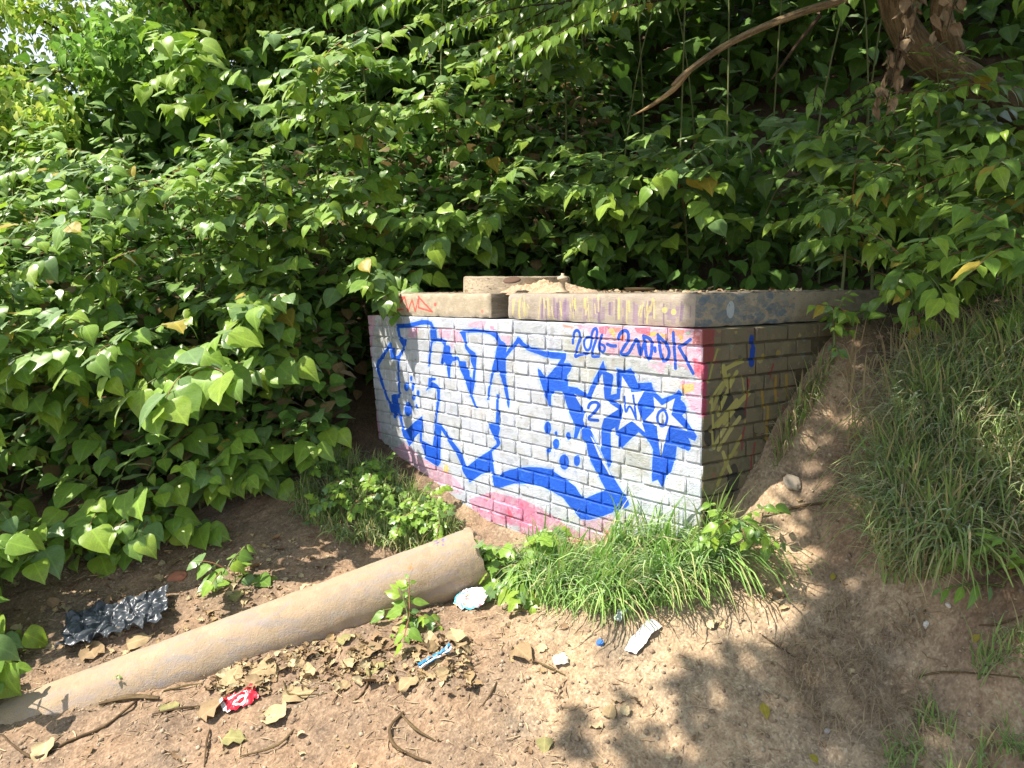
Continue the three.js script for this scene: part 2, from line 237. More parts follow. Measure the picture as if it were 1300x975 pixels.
function paintCanvas(w, h, draw) { const c = document.createElement('canvas'); c.width = w; c.height = h; const x = c.getContext('2d'); draw(x, w, h); const t = new THREE.CanvasTexture(c); t.colorSpace = THREE.SRGBColorSpace; t.needsUpdate = true; return t; }
function speckle(x, w, h, n, cols, lo, hi, alpha, seed, clip) { const r = rng(seed); for (let i = 0; i < n; i++) { const px = r() * w, py = r() * h, s = lerp(lo, hi, r() ** 2); if (clip && !clip(px, py)) continue; x.globalAlpha = alpha * (0.4 + 0.6 * r()); x.fillStyle = cols[Math.floor(r() * cols.length)]; x.beginPath(); for (let k = 0; k < 7; k++) { const a = k / 7 * 6.283, q = s * (0.5 + 0.8 * r()); x.lineTo(px + Math.cos(a) * q, py + Math.sin(a) * q * 0.8); } x.closePath(); x.fill(); } x.globalAlpha = 1; }
const SPRAYCOL = { pk: ['#c98aa6', '#cf9ab0', '#bd7a98'], pr: ['#c56488', '#c97f9a', '#b5587a'], rd: ['#d03a55', '#c42a48', '#d85a66'], or: ['#e26a45', '#d94f3f'], yl: ['#eab52c', '#e8c94a'], br: ['#8f3f36', '#a04a3c', '#7a3a34'], gn: ['#6fb58a'], gy: ['#8f9484', '#7f8478'] };
const frontPaint = paintCanvas(2048, 1131, (x, w, h) => {
  const X = (u) => (1 - (u / 1000 + 0.12) / UW) * w, Y = (v) => (0.03 - v / 1000) / UH * h, K = w / UW / 1000, r = rng(5);
  const poly = (q, jit = 0) => { x.beginPath(); for (let i = 0; i < q.length; i += 2) x.lineTo(X(q[i]) + jit * (r() - 0.5), Y(q[i + 1]) + jit * (r() - 0.5)); x.closePath(); };
  const inside = (q) => (px, py) => { let c = false; for (let i = 0, j = q.length - 2; i < q.length; j = i, i += 2) { const xi = X(q[i]), yi = Y(q[i + 1]), xj = X(q[j]), yj = Y(q[j + 1]); if ((yi > py) !== (yj > py) && px < (xj - xi) * (py - yi) / (yj - yi) + xi) c = !c; } return c; };
  x.fillStyle = '#b9bfca'; x.fillRect(0, 0, w, h);
  speckle(x, w, h, 1500, ['#9ca3a9', '#c9cdd0', '#8f969b', '#bfc5cb', '#a6a8a1'], 5, 34, 0.42, 21);
  speckle(x, w, h, 420, ['#7d827f', '#929083', '#767d81', '#87867b', '#d3d6d8'], 6, 48, 0.3, 22);
  for (const q of GREYS) { x.globalAlpha = 0.4; poly(q, 6); x.fillStyle = '#9aa09c'; x.fill(); x.globalAlpha = 1; const a = q.filter((_, i) => !(i % 2)).map(X), b = q.filter((_, i) => i % 2).map(Y); const x0 = Math.min(...a) - 20, x1 = Math.max(...a) + 20, y0 = Math.min(...b) - 20, y1 = Math.max(...b) + 20; x.save(); x.translate(x0, y0); speckle(x, x1 - x0, y1 - y0, 200, ['#8c928e', '#a8aca6', '#9d9a88', '#c5cace'], 4, 24, 0.3, 23 + q.length); x.restore(); }
  // old red and pink coats low on the wall and along the top
  for (const [k, q] of SPRAY) {
    const cols = SPRAYCOL[k]; x.globalAlpha = 0.5; poly(q, 14); x.fillStyle = cols[0]; x.fill(); x.globalAlpha = 1;
    const a = q.filter((_, i) => !(i % 2)).map(X), b = q.filter((_, i) => i % 2).map(Y), x0 = Math.min(...a) - 26, x1 = Math.max(...a) + 26, y0 = Math.min(...b) - 26, y1 = Math.max(...b) + 26, ins = inside(q);
    x.save(); x.translate(x0, y0); speckle(x, x1 - x0, y1 - y0, Math.round((x1 - x0) * (y1 - y0) / 170), [...cols, '#e9c3d0'], 2, 14, 0.5, 40 + q.length, (px, py) => ins(px + x0, py + y0)); speckle(x, x1 - x0, y1 - y0, Math.round((x1 - x0) * (y1 - y0) / 260), cols, 0.6, 2.4, 0.5, 90 + q.length); x.restore();
  }
  // pale drips that run down
  for (let i = 0; i < 46; i++) { const px = r() * w, py = r() * h * 0.7; x.globalAlpha = 0.25 + 0.3 * r(); x.strokeStyle = ['#eef1f3', '#c9ced0', '#aab0b0', '#e6d3da'][i % 4]; x.lineWidth = 2 + 3 * r(); x.beginPath(); x.moveTo(px, py); x.lineTo(px + 4 * (r() - 0.5), py + 30 + 150 * r()); x.stroke(); } x.globalAlpha = 1;
  for (const q of [[2250, -60, 2100, -560], [2040, -260, 1880, -760]]) { x.globalAlpha = 0.6; x.strokeStyle = '#e9edf0'; x.lineWidth = 9; x.beginPath(); x.moveTo(X(q[0]), Y(q[1])); x.lineTo(X(q[2]), Y(q[3])); x.stroke(); x.globalAlpha = 1; }
  // grey run-off streaks and rubbed patches
  for (let i = 0; i < 120; i++) { const px = r() * w, py = r() * h * 0.8; x.globalAlpha = 0.1 + 0.16 * r(); x.strokeStyle = ['#7f8483', '#8d8b80', '#9aa3a8', '#74716a'][i % 4]; x.lineWidth = 3 + 14 * r(); x.beginPath(); x.moveTo(px, py); x.quadraticCurveTo(px + 10 * (r() - 0.5), py + 40, px + 14 * (r() - 0.5), py + 30 + 170 * r()); x.stroke(); } x.globalAlpha = 1;
  speckle(x, w, h, 500, ['#8b908e', '#a3a197', '#7c8488', '#d7dbde', '#dde2e6'], 3, 22, 0.34, 28);
  // bare brick and mortar where paint has flaked
  speckle(x, w, h, 900, ['#8a7a6a', '#6f6a60', '#9a6a55', '#77726a', '#b59a5a'], 1, 6, 0.75, 25);
  // blue outline: a pale overspray rim first, then the paint
  for (const q of [...BLUE]) { poly(q); x.lineJoin = 'round'; x.globalAlpha = 0.5; x.strokeStyle = '#e4edf8'; x.lineWidth = 11; x.stroke(); x.strokeStyle = '#2a62c8'; for (const [lw, al] of [[26, 0.05], [17, 0.08], [10, 0.14], [6, 0.3]]) { x.globalAlpha = al; x.lineWidth = lw; x.stroke(); } x.globalAlpha = 1; }
  for (const q of BLUE) { poly(q); x.fillStyle = '#0f53c8'; x.fill(); x.strokeStyle = '#0f53c8'; x.lineWidth = 2.5; x.stroke(); }
  for (const q of BLUE) { const a = q.filter((_, i) => !(i % 2)).map(X), b = q.filter((_, i) => i % 2).map(Y), x0 = Math.min(...a), x1 = Math.max(...a), y0 = Math.min(...b), y1 = Math.max(...b), ins = inside(q); x.save(); x.translate(x0, y0); speckle(x, x1 - x0, y1 - y0, Math.round((x1 - x0) * (y1 - y0) / 120), ['#1c63d8', '#0c46ae', '#2a6fe0', '#0a3f9c', '#3f7fd8'], 2, 12, 0.3, 300 + q.length, (px, py) => ins(px + x0, py + y0)); x.restore(); for (let k = 0; k < 2; k++) { const i = 2 * Math.floor(r() * q.length / 2); x.globalAlpha = 0.5; x.strokeStyle = '#2a66cc'; x.lineWidth = 2.2; x.beginPath(); x.moveTo(X(q[i]), Y(q[i + 1])); x.lineTo(X(q[i]) + 1, Y(q[i + 1]) + 10 + 34 * r()); x.stroke(); x.globalAlpha = 1; } }
  for (const q of SILVER) { poly(q); x.fillStyle = '#b9c0ca'; x.fill(); }
  for (const [wd, q] of STROKES) { x.lineCap = x.lineJoin = 'round'; x.strokeStyle = '#0e4cba'; x.lineWidth = wd * K; x.beginPath(); for (let i = 0; i < q.length; i += 2) { const nxt = i + 2 < q.length ? [X((q[i] + q[i + 2]) / 2), Y((q[i + 1] + q[i + 3]) / 2)] : [X(q[i]), Y(q[i + 1])]; if (!i) x.moveTo(X(q[0]), Y(q[1])); else x.quadraticCurveTo(X(q[i]), Y(q[i + 1]), ...nxt); } x.stroke(); }
  speckle(x, w, h, 2600, ['#ffffff', '#d9e2ea', '#b9c2c6', '#7f8a92'], 0.6, 2.2, 0.5, 26);
  speckle(x, w, h, 380, ['#6c6a62', '#5b5b55', '#8d8878'], 0.8, 3.2, 0.6, 27);
});
const sidePaint = paintCanvas(1100, 1017, (x, w, h) => {
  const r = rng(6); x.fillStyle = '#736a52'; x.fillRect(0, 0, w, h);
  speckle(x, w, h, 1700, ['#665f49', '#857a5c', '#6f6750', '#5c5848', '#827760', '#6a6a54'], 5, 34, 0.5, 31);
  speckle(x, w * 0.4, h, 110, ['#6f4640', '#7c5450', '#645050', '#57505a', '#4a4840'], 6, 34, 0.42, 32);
  speckle(x, w * 0.75, h * 0.5, 130, ['#7f8f86', '#9aa08c', '#b8a860', '#b09a3a', '#96584e'], 3, 16, 0.6, 33);
  const S = (s) => (s + 0.05) / SW * w, Y = (v) => (0.03 - v) / UH * h;
  // red wrap-round coat at the corner, dark oblong spots, green-yellow slashes
  x.globalAlpha = 0.8; x.fillStyle = '#8f3f3c'; x.fillRect(0, 0, S(0.07), Y(-0.14)); x.fillStyle = '#a8385a'; x.fillRect(0, Y(-0.14), S(0.028), Y(-0.38) - Y(-0.14)); x.globalAlpha = 1;
  x.fillStyle = '#34322e'; for (const [a, b, c, d] of [[0.02, -0.42, 0.07, 0.1], [0.02, -0.76, 0.05, 0.13], [0.16, -0.62, 0.08, 0.16], [0.1, -0.28, 0.1, 0.09], [0.2, -0.36, 0.09, 0.06]]) { x.globalAlpha = 0.8; x.beginPath(); x.ellipse(S(a + c / 2), Y(b - d / 2), c / 2 / SW * w, d / 2 / UH * h, 0.2, 0, 7); x.fill(); } x.globalAlpha = 1;
  const slash = (a, b, c, d, wd, col) => { x.strokeStyle = col; x.lineCap = 'round'; x.lineWidth = wd * 0.72; x.beginPath(); x.moveTo(S(a), Y(b)); x.quadraticCurveTo(S((a + c) / 2) - 4, Y((b + d) / 2) - 5, S(c), Y(d)); x.stroke(); };
  for (const l of [[0.09, -0.09, 0.035, -0.23, 12], [0.05, -0.32, 0.13, -0.24, 14], [0.06, -0.36, 0.17, -0.21, 20], [0.1, -0.38, 0.22, -0.2, 22], [0.06, -0.45, 0.12, -0.4, 20], [0.1, -0.43, 0.22, -0.33, 24], [0.14, -0.42, 0.3, -0.3, 26], [0.08, -0.53, 0.17, -0.43, 20], [0.11, -0.54, 0.24, -0.41, 22], [0.06, -0.3, 0.075, -0.52, 13], [0.14, -0.56, 0.19, -0.66, 20], [0.1, -0.7, 0.26, -0.5, 20], [0.13, -0.17, 0.16, -0.25, 26], [0.12, -0.19, 0.26, -0.15, 20], [0.26, -0.22, 0.27, -0.3, 9]]) slash(...l, ['#a5a05c', '#999555', '#aca76a'][Math.floor(r() * 3)]);
  for (const [a, b, c] of [[0.49, -0.24, -0.36], [0.57, -0.24, -0.34], [0.44, -0.38, -0.62], [0.4, -0.3, -0.38]]) { x.globalAlpha = 0.75; slash(a, b, a + 0.01, c, 16, '#a8862a'); } x.globalAlpha = 1;
  for (const [a, b, c] of [[0.3, -0.24, -0.4], [0.28, -0.46, -0.56], [0.35, -0.54, -0.68], [0.47, -0.18, -0.24]]) { x.globalAlpha = 0.7; slash(a, b, a - 0.02, c, 12, '#8d2f30'); } x.globalAlpha = 1;
  slash(0.325, -0.05, 0.325, -0.075, 28, '#123f9a'); slash(0.325, -0.1, 0.318, -0.165, 34, '#123f9a');
  speckle(x, w, h, 900, ['#4a443a', '#b8b19c', '#8e8a78', '#3f3b34'], 0.8, 3.5, 0.6, 35);
});
const slabRight = paintCanvas(1400, 190, (x, w, h) => { // as seen from the front: left to right
  const r = rng(8); x.fillStyle = '#a1978a'; x.fillRect(0, 0, w, h); speckle(x, w, h, 700, ['#968c7c', '#aea394', '#8d8374', '#b7ac9a'], 4, 26, 0.4, 51);
  for (let i = 0; i < 46; i++) { const px = w * (0.08 + 0.9 * r()); x.globalAlpha = 0.35 + 0.35 * r(); x.strokeStyle = r() < 0.6 ? '#8a7590' : '#75627f'; x.lineWidth = 8 + 22 * r(); x.beginPath(); x.moveTo(px, h * (0.15 + 0.4 * r())); x.lineTo(px + 10 * (r() - 0.5), h * (0.6 + 0.5 * r())); x.stroke(); }
  x.lineCap = 'round'; for (let i = 0; i < 40; i++) { const px = w * (0.03 + 0.8 * r()), k = r(); x.globalAlpha = 0.5 + 0.3 * r(); x.strokeStyle = k < 0.75 ? '#c3bb7e' : '#d3c86a'; x.lineWidth = 5 + 9 * r(); x.beginPath(); x.moveTo(px, h * (0.05 + 0.5 * r())); x.lineTo(px + 34 * (r() - 0.5), h * (0.5 + 0.5 * r())); x.stroke(); } x.globalAlpha = 1;
  for (const [a, b] of [[0.865, 0.5], [0.905, 0.55]]) { x.fillStyle = '#cdc274'; x.globalAlpha = 0.75; x.beginPath(); x.arc(a * w, b * h, 17, 0, 7); x.fill(); } x.globalAlpha = 1;
  speckle(x, w, h, 900, ['#6a5f50', '#cbbfa6', '#8c8070'], 0.7, 3, 0.6, 52);
});
const slabLeft = paintCanvas(1200, 190, (x, w, h) => {
  x.fillStyle = '#aca08a'; x.fillRect(0, 0, w, h); speckle(x, w, h, 700, ['#a0937c', '#b8ab94', '#968a74', '#c2b69e'], 4, 26, 0.4, 55);
  x.strokeStyle = '#c04a42'; x.lineCap = x.lineJoin = 'round'; x.lineWidth = 15; x.globalAlpha = 0.8;
  for (const q of [[0.13, 0.2, 0.24, 0.18, 0.12, 0.78, 0.22, 0.7], [0.24, 0.2, 0.27, 0.78, 0.31, 0.3, 0.34, 0.78, 0.375, 0.18], [0.37, 0.15, 0.5, 0.78, 0.37, 0.62, 0.38, 0.18]]) { x.beginPath(); for (let i = 0; i < q.length; i += 2) x.lineTo(q[i] * w, q[i + 1] * h); x.stroke(); }
  x.fillStyle = '#c8564a'; x.beginPath(); x.arc(0.53 * w, 0.48 * h, 15, 0, 7); x.fill(); x.globalAlpha = 0.5; x.beginPath(); x.arc(0.93 * w, 0.72 * h, 13, 0, 7); x.fill(); x.globalAlpha = 1;
  speckle(x, w, h, 500, ['#7d7058', '#e0d3ba', '#998a70'], 0.7, 3, 0.6, 56); speckle(x, w, h, 60, ['#d9d4c8'], 6, 20, 0.35, 57);
});
const slabSide = paintCanvas(1500, 190, (x, w, h) => {
  x.fillStyle = '#a0957f'; x.fillRect(0, 0, w, h); speckle(x, w, h, 700, ['#958a74', '#ab9f88', '#8a8070', '#b3a890', '#7f776a'], 6, 36, 0.45, 61);
  speckle(x, w * 0.45, h, 150, ['#54687a', '#5f7482', '#6c7880', '#4f6070'], 8, 46, 0.55, 62);
  x.fillStyle = '#b9c2c4'; x.globalAlpha = 0.8; x.beginPath(); x.ellipse(w * 0.148, h * 0.5, 26, 48, 0, 0, 7); x.fill(); x.globalAlpha = 1; speckle(x, w, h, 700, ['#3c3a32', '#85826f', '#2f302c'], 0.8, 4, 0.6, 63);
});
const brickBump = stoneBump.clone(); brickBump.repeat.set(5, 2.8); brickBump.needsUpdate = true;
const mFront = std(0xffffff, { map: frontPaint, bumpMap: brickBump, bumpScale: 0.004, roughness: 0.62 });
const mFronts = [[1, 1, 1], [0.93, 0.94, 0.95], [0.87, 0.87, 0.85], [1, 0.98, 0.95], [0.96, 0.97, 1]].map((c) => std(lin(...c), { map: frontPaint, bumpMap: brickBump, bumpScale: 0.004, roughness: 0.62 }));
const mFrontJoint = std(lin(0.9, 0.89, 0.88), { map: frontPaint, roughness: 0.95 });
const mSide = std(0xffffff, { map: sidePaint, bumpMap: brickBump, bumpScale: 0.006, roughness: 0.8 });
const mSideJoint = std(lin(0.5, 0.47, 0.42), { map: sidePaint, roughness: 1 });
const mMortar = std(lin(0.25, 0.22, 0.18), { map: stoneMap });
function brickGeo(F, UVF, u0, u1, v0, v1, proud, emb, seed) {
  const r = rng(seed), c = 0.0028 + 0.002 * (seed % 3) / 2, nu = 3, pos = [], uv = [], idx = [], add = (u, v, d) => { const a = F(u, v, d); pos.push(a.p.x, a.p.y, a.p.z); uv.push(...UVF(a)); return pos.length / 3 - 1; };
  const J = (k) => (r() - 0.5) * k * 1.25, fr = [], fr2 = [], ring = [], sideRing = [], back = [], tilt = J(0.004), tiltV = J(0.004), ju0 = J(0.004), ju1 = J(0.004), jv0 = J(0.003), jv1 = J(0.003);
  const at = (i, j) => [lerp(u0 + ju0, u1 + ju1, i / nu), lerp(v0 + jv0, v1 + jv1, j)];
  const dd = (i, j) => proud + tilt * (i / nu - 0.5) + tiltV * (j - 0.5) + J(0.0022);
  const order = []; for (let i = 0; i <= nu; i++) order.push([i, 0]); for (let i = nu; i >= 0; i--) order.push([i, 1]);
  for (const [i, j] of order) {
    const [u, v] = at(i, j), ci = i === 0 ? c : i === nu ? -c : 0, cj = j === 0 ? c : -c, d = dd(i, j);
    fr.push(add(u + ci, v + cj, d)); fr2.push(add(u + ci, v + cj, d)); ring.push(add(u + (ci ? J(0.002) : 0), v + J(0.0018), d - c * 1.1)); sideRing.push(add(u, v, d - c * 1.1)); back.push(add(u, v, -emb));
  }
  const n = order.length;
  for (let k = 0; k < n; k++) { const m = (k + 1) % n; idx.push(ring[k], fr2[k], ring[m], ring[m], fr2[k], fr2[m], back[k], sideRing[k], back[m], back[m], sideRing[k], sideRing[m]); }
  for (let i = 0; i < nu; i++) idx.push(fr[i], fr[n - 1 - i], fr[i + 1], fr[i + 1], fr[n - 1 - i], fr[n - 2 - i]);
  return geom(pos, idx, uv);
}
const chamber = thing('brick_chamber', 'low painted brick inspection chamber with blue graffiti under a concrete cap', 'brick chamber', [0, 0, 0]);
{
  const sheet = (F, UVF, L, v0, nu, nv, seed) => { const pos = [], uv = [], idx = []; for (let j = 0; j <= nv; j++) for (let i = 0; i <= nu; i++) { const u = L * i / nu, v = lerp(v0, -0.004, j / nv), a = F(u, v, -0.004 + 0.003 * noise2(u * 30 + seed, v * 60)); pos.push(a.p.x, a.p.y, a.p.z); uv.push(...UVF(a)); } for (let j = 0; j < nv; j++) for (let i = 0; i < nu; i++) { const a = j * (nu + 1) + i; idx.push(a, a + nu + 1, a + 1, a + 1, a + nu + 1, a + nu + 2); } return geom(pos, idx, uv); };
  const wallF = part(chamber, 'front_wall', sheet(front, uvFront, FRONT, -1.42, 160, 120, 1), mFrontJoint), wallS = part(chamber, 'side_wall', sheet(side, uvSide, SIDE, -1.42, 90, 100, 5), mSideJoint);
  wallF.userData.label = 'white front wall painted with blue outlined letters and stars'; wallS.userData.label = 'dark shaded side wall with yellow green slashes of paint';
  // solid inside, so that the wall is closed to the light
  { const ring = (v, d) => [front(0.02, v, -d).p, front(FRONT - 0.02, v, -d).p, front(FRONT - 0.02, v, -d).p.addScaledVector(TS, SIDE), side(SIDE, v, -d).p.addScaledVector(TF, 0.02)]; const a = ring(-1.6, 0.02), b = ring(-0.006, 0.02), pos = [...a, ...b].flatMap((q) => q.toArray()), idx = []; for (let i = 0; i < 4; i++) { const j = (i + 1) % 4; idx.push(i, i + 4, j, j, i + 4, j + 4); } idx.push(4, 5, 6, 4, 6, 7); part(chamber, 'fill', geom(pos, idx, pos.flatMap((_, i) => i % 3 ? [] : [pos[i] * 1.5, pos[i + 1] * 1.5])).toNonIndexed(), mMortar).geometry.computeVertexNormals(); }
  let seed = 100; const joint = 0.008, r = rng(77);
  for (let k = 0; k < 18; k++) {
    const v1 = -0.075 * k + 0.0, v0 = v1 - 0.075 + joint, deep = k === 0 ? 0.1 : 0.03, stretch = k % 2 === 0;
    const cuts = [-0.002]; const first = stretch ? 0.13 + (k % 4 ? 0.03 : 0.04) : 0.073 + (k % 4 === 3 ? 0.012 : 0), pitch = stretch ? 0.2385 : 0.1175; for (let u = first; u < FRONT - 0.045; u += pitch * (1 + 0.05 * (r() - 0.5))) cuts.push(u); cuts.push(FRONT);
    for (let i = 0; i < cuts.length - 1; i++) {
      const lowest = -0.99 - 0.36 * smooth(cuts[i], 0, 0.7) + 0.33 * smooth(cuts[i], 1.3, 2.3); if (v1 < lowest - 0.08) continue; // deeper courses lie under the soil
      const worn = k > 12 && r() < 0.3 ? -0.006 : 0; part(wallF, 'brick', brickGeo(front, uvFront, cuts[i] + (i ? joint / 2 : 0), cuts[i + 1] - (i < cuts.length - 2 ? joint / 2 : 0), v0, v1 - 0.001, 0.0015 + 0.0035 * r() + worn, deep, seed++), mFronts[Math.floor(r() * 5)]);
    }
    const sc = [0.001]; const f2 = stretch ? 0.118 : 0.058 + 0.117; for (let s = f2; s < SIDE - 0.04; s += (stretch ? 0.233 : 0.117) * (1 + 0.05 * (r() - 0.5))) sc.push(s); sc.push(SIDE);
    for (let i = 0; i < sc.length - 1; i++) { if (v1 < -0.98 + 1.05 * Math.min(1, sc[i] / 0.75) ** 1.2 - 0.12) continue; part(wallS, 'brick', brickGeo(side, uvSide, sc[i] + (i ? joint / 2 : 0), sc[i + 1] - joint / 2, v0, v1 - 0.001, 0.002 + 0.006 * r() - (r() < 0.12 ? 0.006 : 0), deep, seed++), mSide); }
  }
  // cap of two concrete slabs with a gap between them
  const slab = (a0, a1, b0, b1, y0a, y0b, y1a, y1b, mats, label) => {
    const g = new THREE.BoxGeometry(1, 1, 1, 60, 7, 50), P = g.attributes.position, q = V(0, 0, 0);
    for (let i = 0; i < P.count; i++) {
      q.fromBufferAttribute(P, i); const a = lerp(a1, a0, q.x + 0.5), b = lerp(b1, b0, q.z + 0.5), f = (a - a0) / (a1 - a0), ylo = lerp(y0a, y0b, f), yhi = lerp(y1a, y1b, f);
      const o = C0.clone().addScaledVector(TF, a).addScaledVector(TS, b); let y = lerp(ylo, yhi, q.y + 0.5);
      const ex = Math.abs(q.x) > 0.499, ey = Math.abs(q.y) > 0.499, ez = Math.abs(q.z) > 0.499, edges = ex + ey + ez; const m = 0.0018 * noise3(o.x * 14, y * 14, o.z * 14) + 0.001 * noise3(o.x * 50, y * 50, o.z * 50);
      const chip = edges > 1 ? 0.005 + 0.006 * Math.max(0, noise3(o.x * 9, y * 9, o.z * 9)) + (edges > 2 ? 0.004 : 0) : 0;
      if (ez) { o.addScaledVector(NF, Math.sign(q.z) * (m - chip)); } if (ex) o.addScaledVector(NS, Math.sign(q.x) * (m - chip)); if (ey) y += Math.sign(q.y) * (m * 0.7 - chip * 0.7);
      P.setXYZ(i, o.x, y, o.z);
    }
    g.computeVertexNormals(); part(chamber, 'concrete_slab', g, mats).userData.label = label;
  };
  const sm = (t) => std(0xffffff, { map: t, bumpMap: stoneBump, bumpScale: 0.002 }), top = std(lin(0.36, 0.31, 0.24), { map: stoneMap });
  const mR = sm(slabRight), mL = sm(slabLeft), mS = sm(slabSide), plain = std(lin(0.33, 0.28, 0.21), { map: stoneMap, bumpMap: stoneBump, bumpScale: 0.003 });
  slab(0.05, 1.187, 0.02, 1.53, -0.2204, -0.226, -0.066, -0.083, [mS, plain, top, plain, mR, plain], 'longer concrete slab with purple and yellow drips');
  slab(1.307, 2.325, 0.015, 1.53, -0.2275, -0.2475, -0.084, -0.1, [plain, plain, top, plain, mL, plain], 'shorter concrete slab with a red scrawled tag');
  // raised manhole ring
  const ringMat = std(lin(0.56, 0.48, 0.36), { map: stoneMap, bumpMap: stoneBump, bumpScale: 0.003 });
  const prof = [[0.27, -0.1], [0.27, 0.1], [0.275, 0.108], [0.325, 0.108], [0.333, 0.1], [0.336, -0.1]].map((q) => new THREE.Vector2(...q)); const lg = new THREE.LatheGeometry(prof, 64); const LP = lg.attributes.position; for (let i = 0; i < LP.count; i++) { const a = LP.getX(i), b = LP.getY(i), c = LP.getZ(i), n = 1 + 0.012 * noise3(a * 6, b * 12, c * 6); LP.setXYZ(i, a * n, b + 0.004 * noise3(a * 9, 3, c * 9), c * n); } lg.computeVertexNormals();
  const ringM = part(chamber, 'manhole_ring', lg, ringMat); ringM.position.set(0.03, -0.102, -4.38); ringM.userData.label = 'raised round concrete manhole ring';
  const lid = part(ringM, 'manhole_cover', new THREE.CylinderGeometry(0.266, 0.266, 0.03, 48), std(lin(0.13, 0.11, 0.09), { roughness: 0.8, metalness: 0.3 })); lid.position.y = 0.06;
}
// ---------- on the cap: sand heap, spindle, rusty lid, flat dish ----------
{
  const pos = [], idx = [], uv = [], n = 56, m = 26, c = C0.clone().addScaledVector(TF, 1.2).addScaledVector(TS, 0.3); c.y = -0.084;
  for (let j = 0; j <= m; j++) for (let i = 0; i <= n; i++) { const a = i / n * Math.PI * 2, q = j / m, rx = 0.4 * q, rz = 0.2 * q, x = Math.cos(a) * rx, z = Math.sin(a) * rz, o = c.clone().addScaledVector(TF, x).addScaledVector(NF, z); const k = 1 - q * q, y = 0.05 * k * (1 + 0.35 * noise2(o.x * 6, o.z * 6)) + 0.012 * noise2(o.x * 22, o.z * 22) * (k + 0.1) + 0.006 * noise2(o.x * 60, o.z * 60) * k - 0.012 * q * q; pos.push(o.x, c.y + y, o.z); uv.push(o.x, o.z); }
  for (let j = 0; j < m; j++) for (let i = 0; i < n; i++) { const a = j * (n + 1) + i; idx.push(a, a + n + 1, a + 1, a + 1, a + n + 1, a + n + 2); }
  solo('sand_heap', geom(pos, idx, uv), std(lin(0.52, 0.43, 0.31), { map: soilMap, bumpMap: soilBump, bumpScale: 0.01 }), 'low heap of crumbled sandy mortar against the manhole ring', 'rubble heap');
  const prof = [[0, 0], [0.034, 0], [0.034, 0.008], [0.017, 0.014], [0.014, 0.03], [0.015, 0.06], [0.019, 0.062], [0.027, 0.068], [0.028, 0.078], [0.018, 0.084], [0.008, 0.09], [0.008, 0.1], [0, 0.1]].map((q) => new THREE.Vector2(...q));
  const b = thing('valve_spindle', 'small capped metal spindle standing on the front edge of the concrete cap', 'spindle', [0.262, -0.078, -3.63]); part(b, 'stem', new THREE.LatheGeometry(prof.slice(0, 6), 20), std(lin(0.38, 0.3, 0.2), { roughness: 0.8 })); part(b, 'cap', new THREE.LatheGeometry(prof.slice(5), 20), std(lin(0.45, 0.37, 0.26), { roughness: 0.7 }));
  const lidG = new THREE.LatheGeometry([[0, 0.006], [0.03, 0.007], [0.045, 0.004], [0.05, -0.002], [0.047, -0.006], [0, -0.004]].map((q) => new THREE.Vector2(...q)), 22); const lid = solo('rusty_disc', lidG, std(lin(0.1, 0.055, 0.035), { roughness: 0.9 }), 'dark rusty disc lying on the sand heap before the ring', 'metal disc'); lid.position.set(0.0, -0.012, -3.86); lid.rotation.set(0.3, 0, 0.1);
  const dish = solo('flat_dish', new THREE.LatheGeometry([[0, 0], [0.05, 0], [0.075, 0.012], [0.082, 0.014], [0.07, 0.004], [0.05, -0.004], [0, -0.004]].map((q) => new THREE.Vector2(...q)), 26), std(lin(0.36, 0.27, 0.16), { map: stoneMap }), 'flat tan dish lying on the right half of the cap', 'dish'); dish.position.set(0.66, -0.066, -3.62);
}
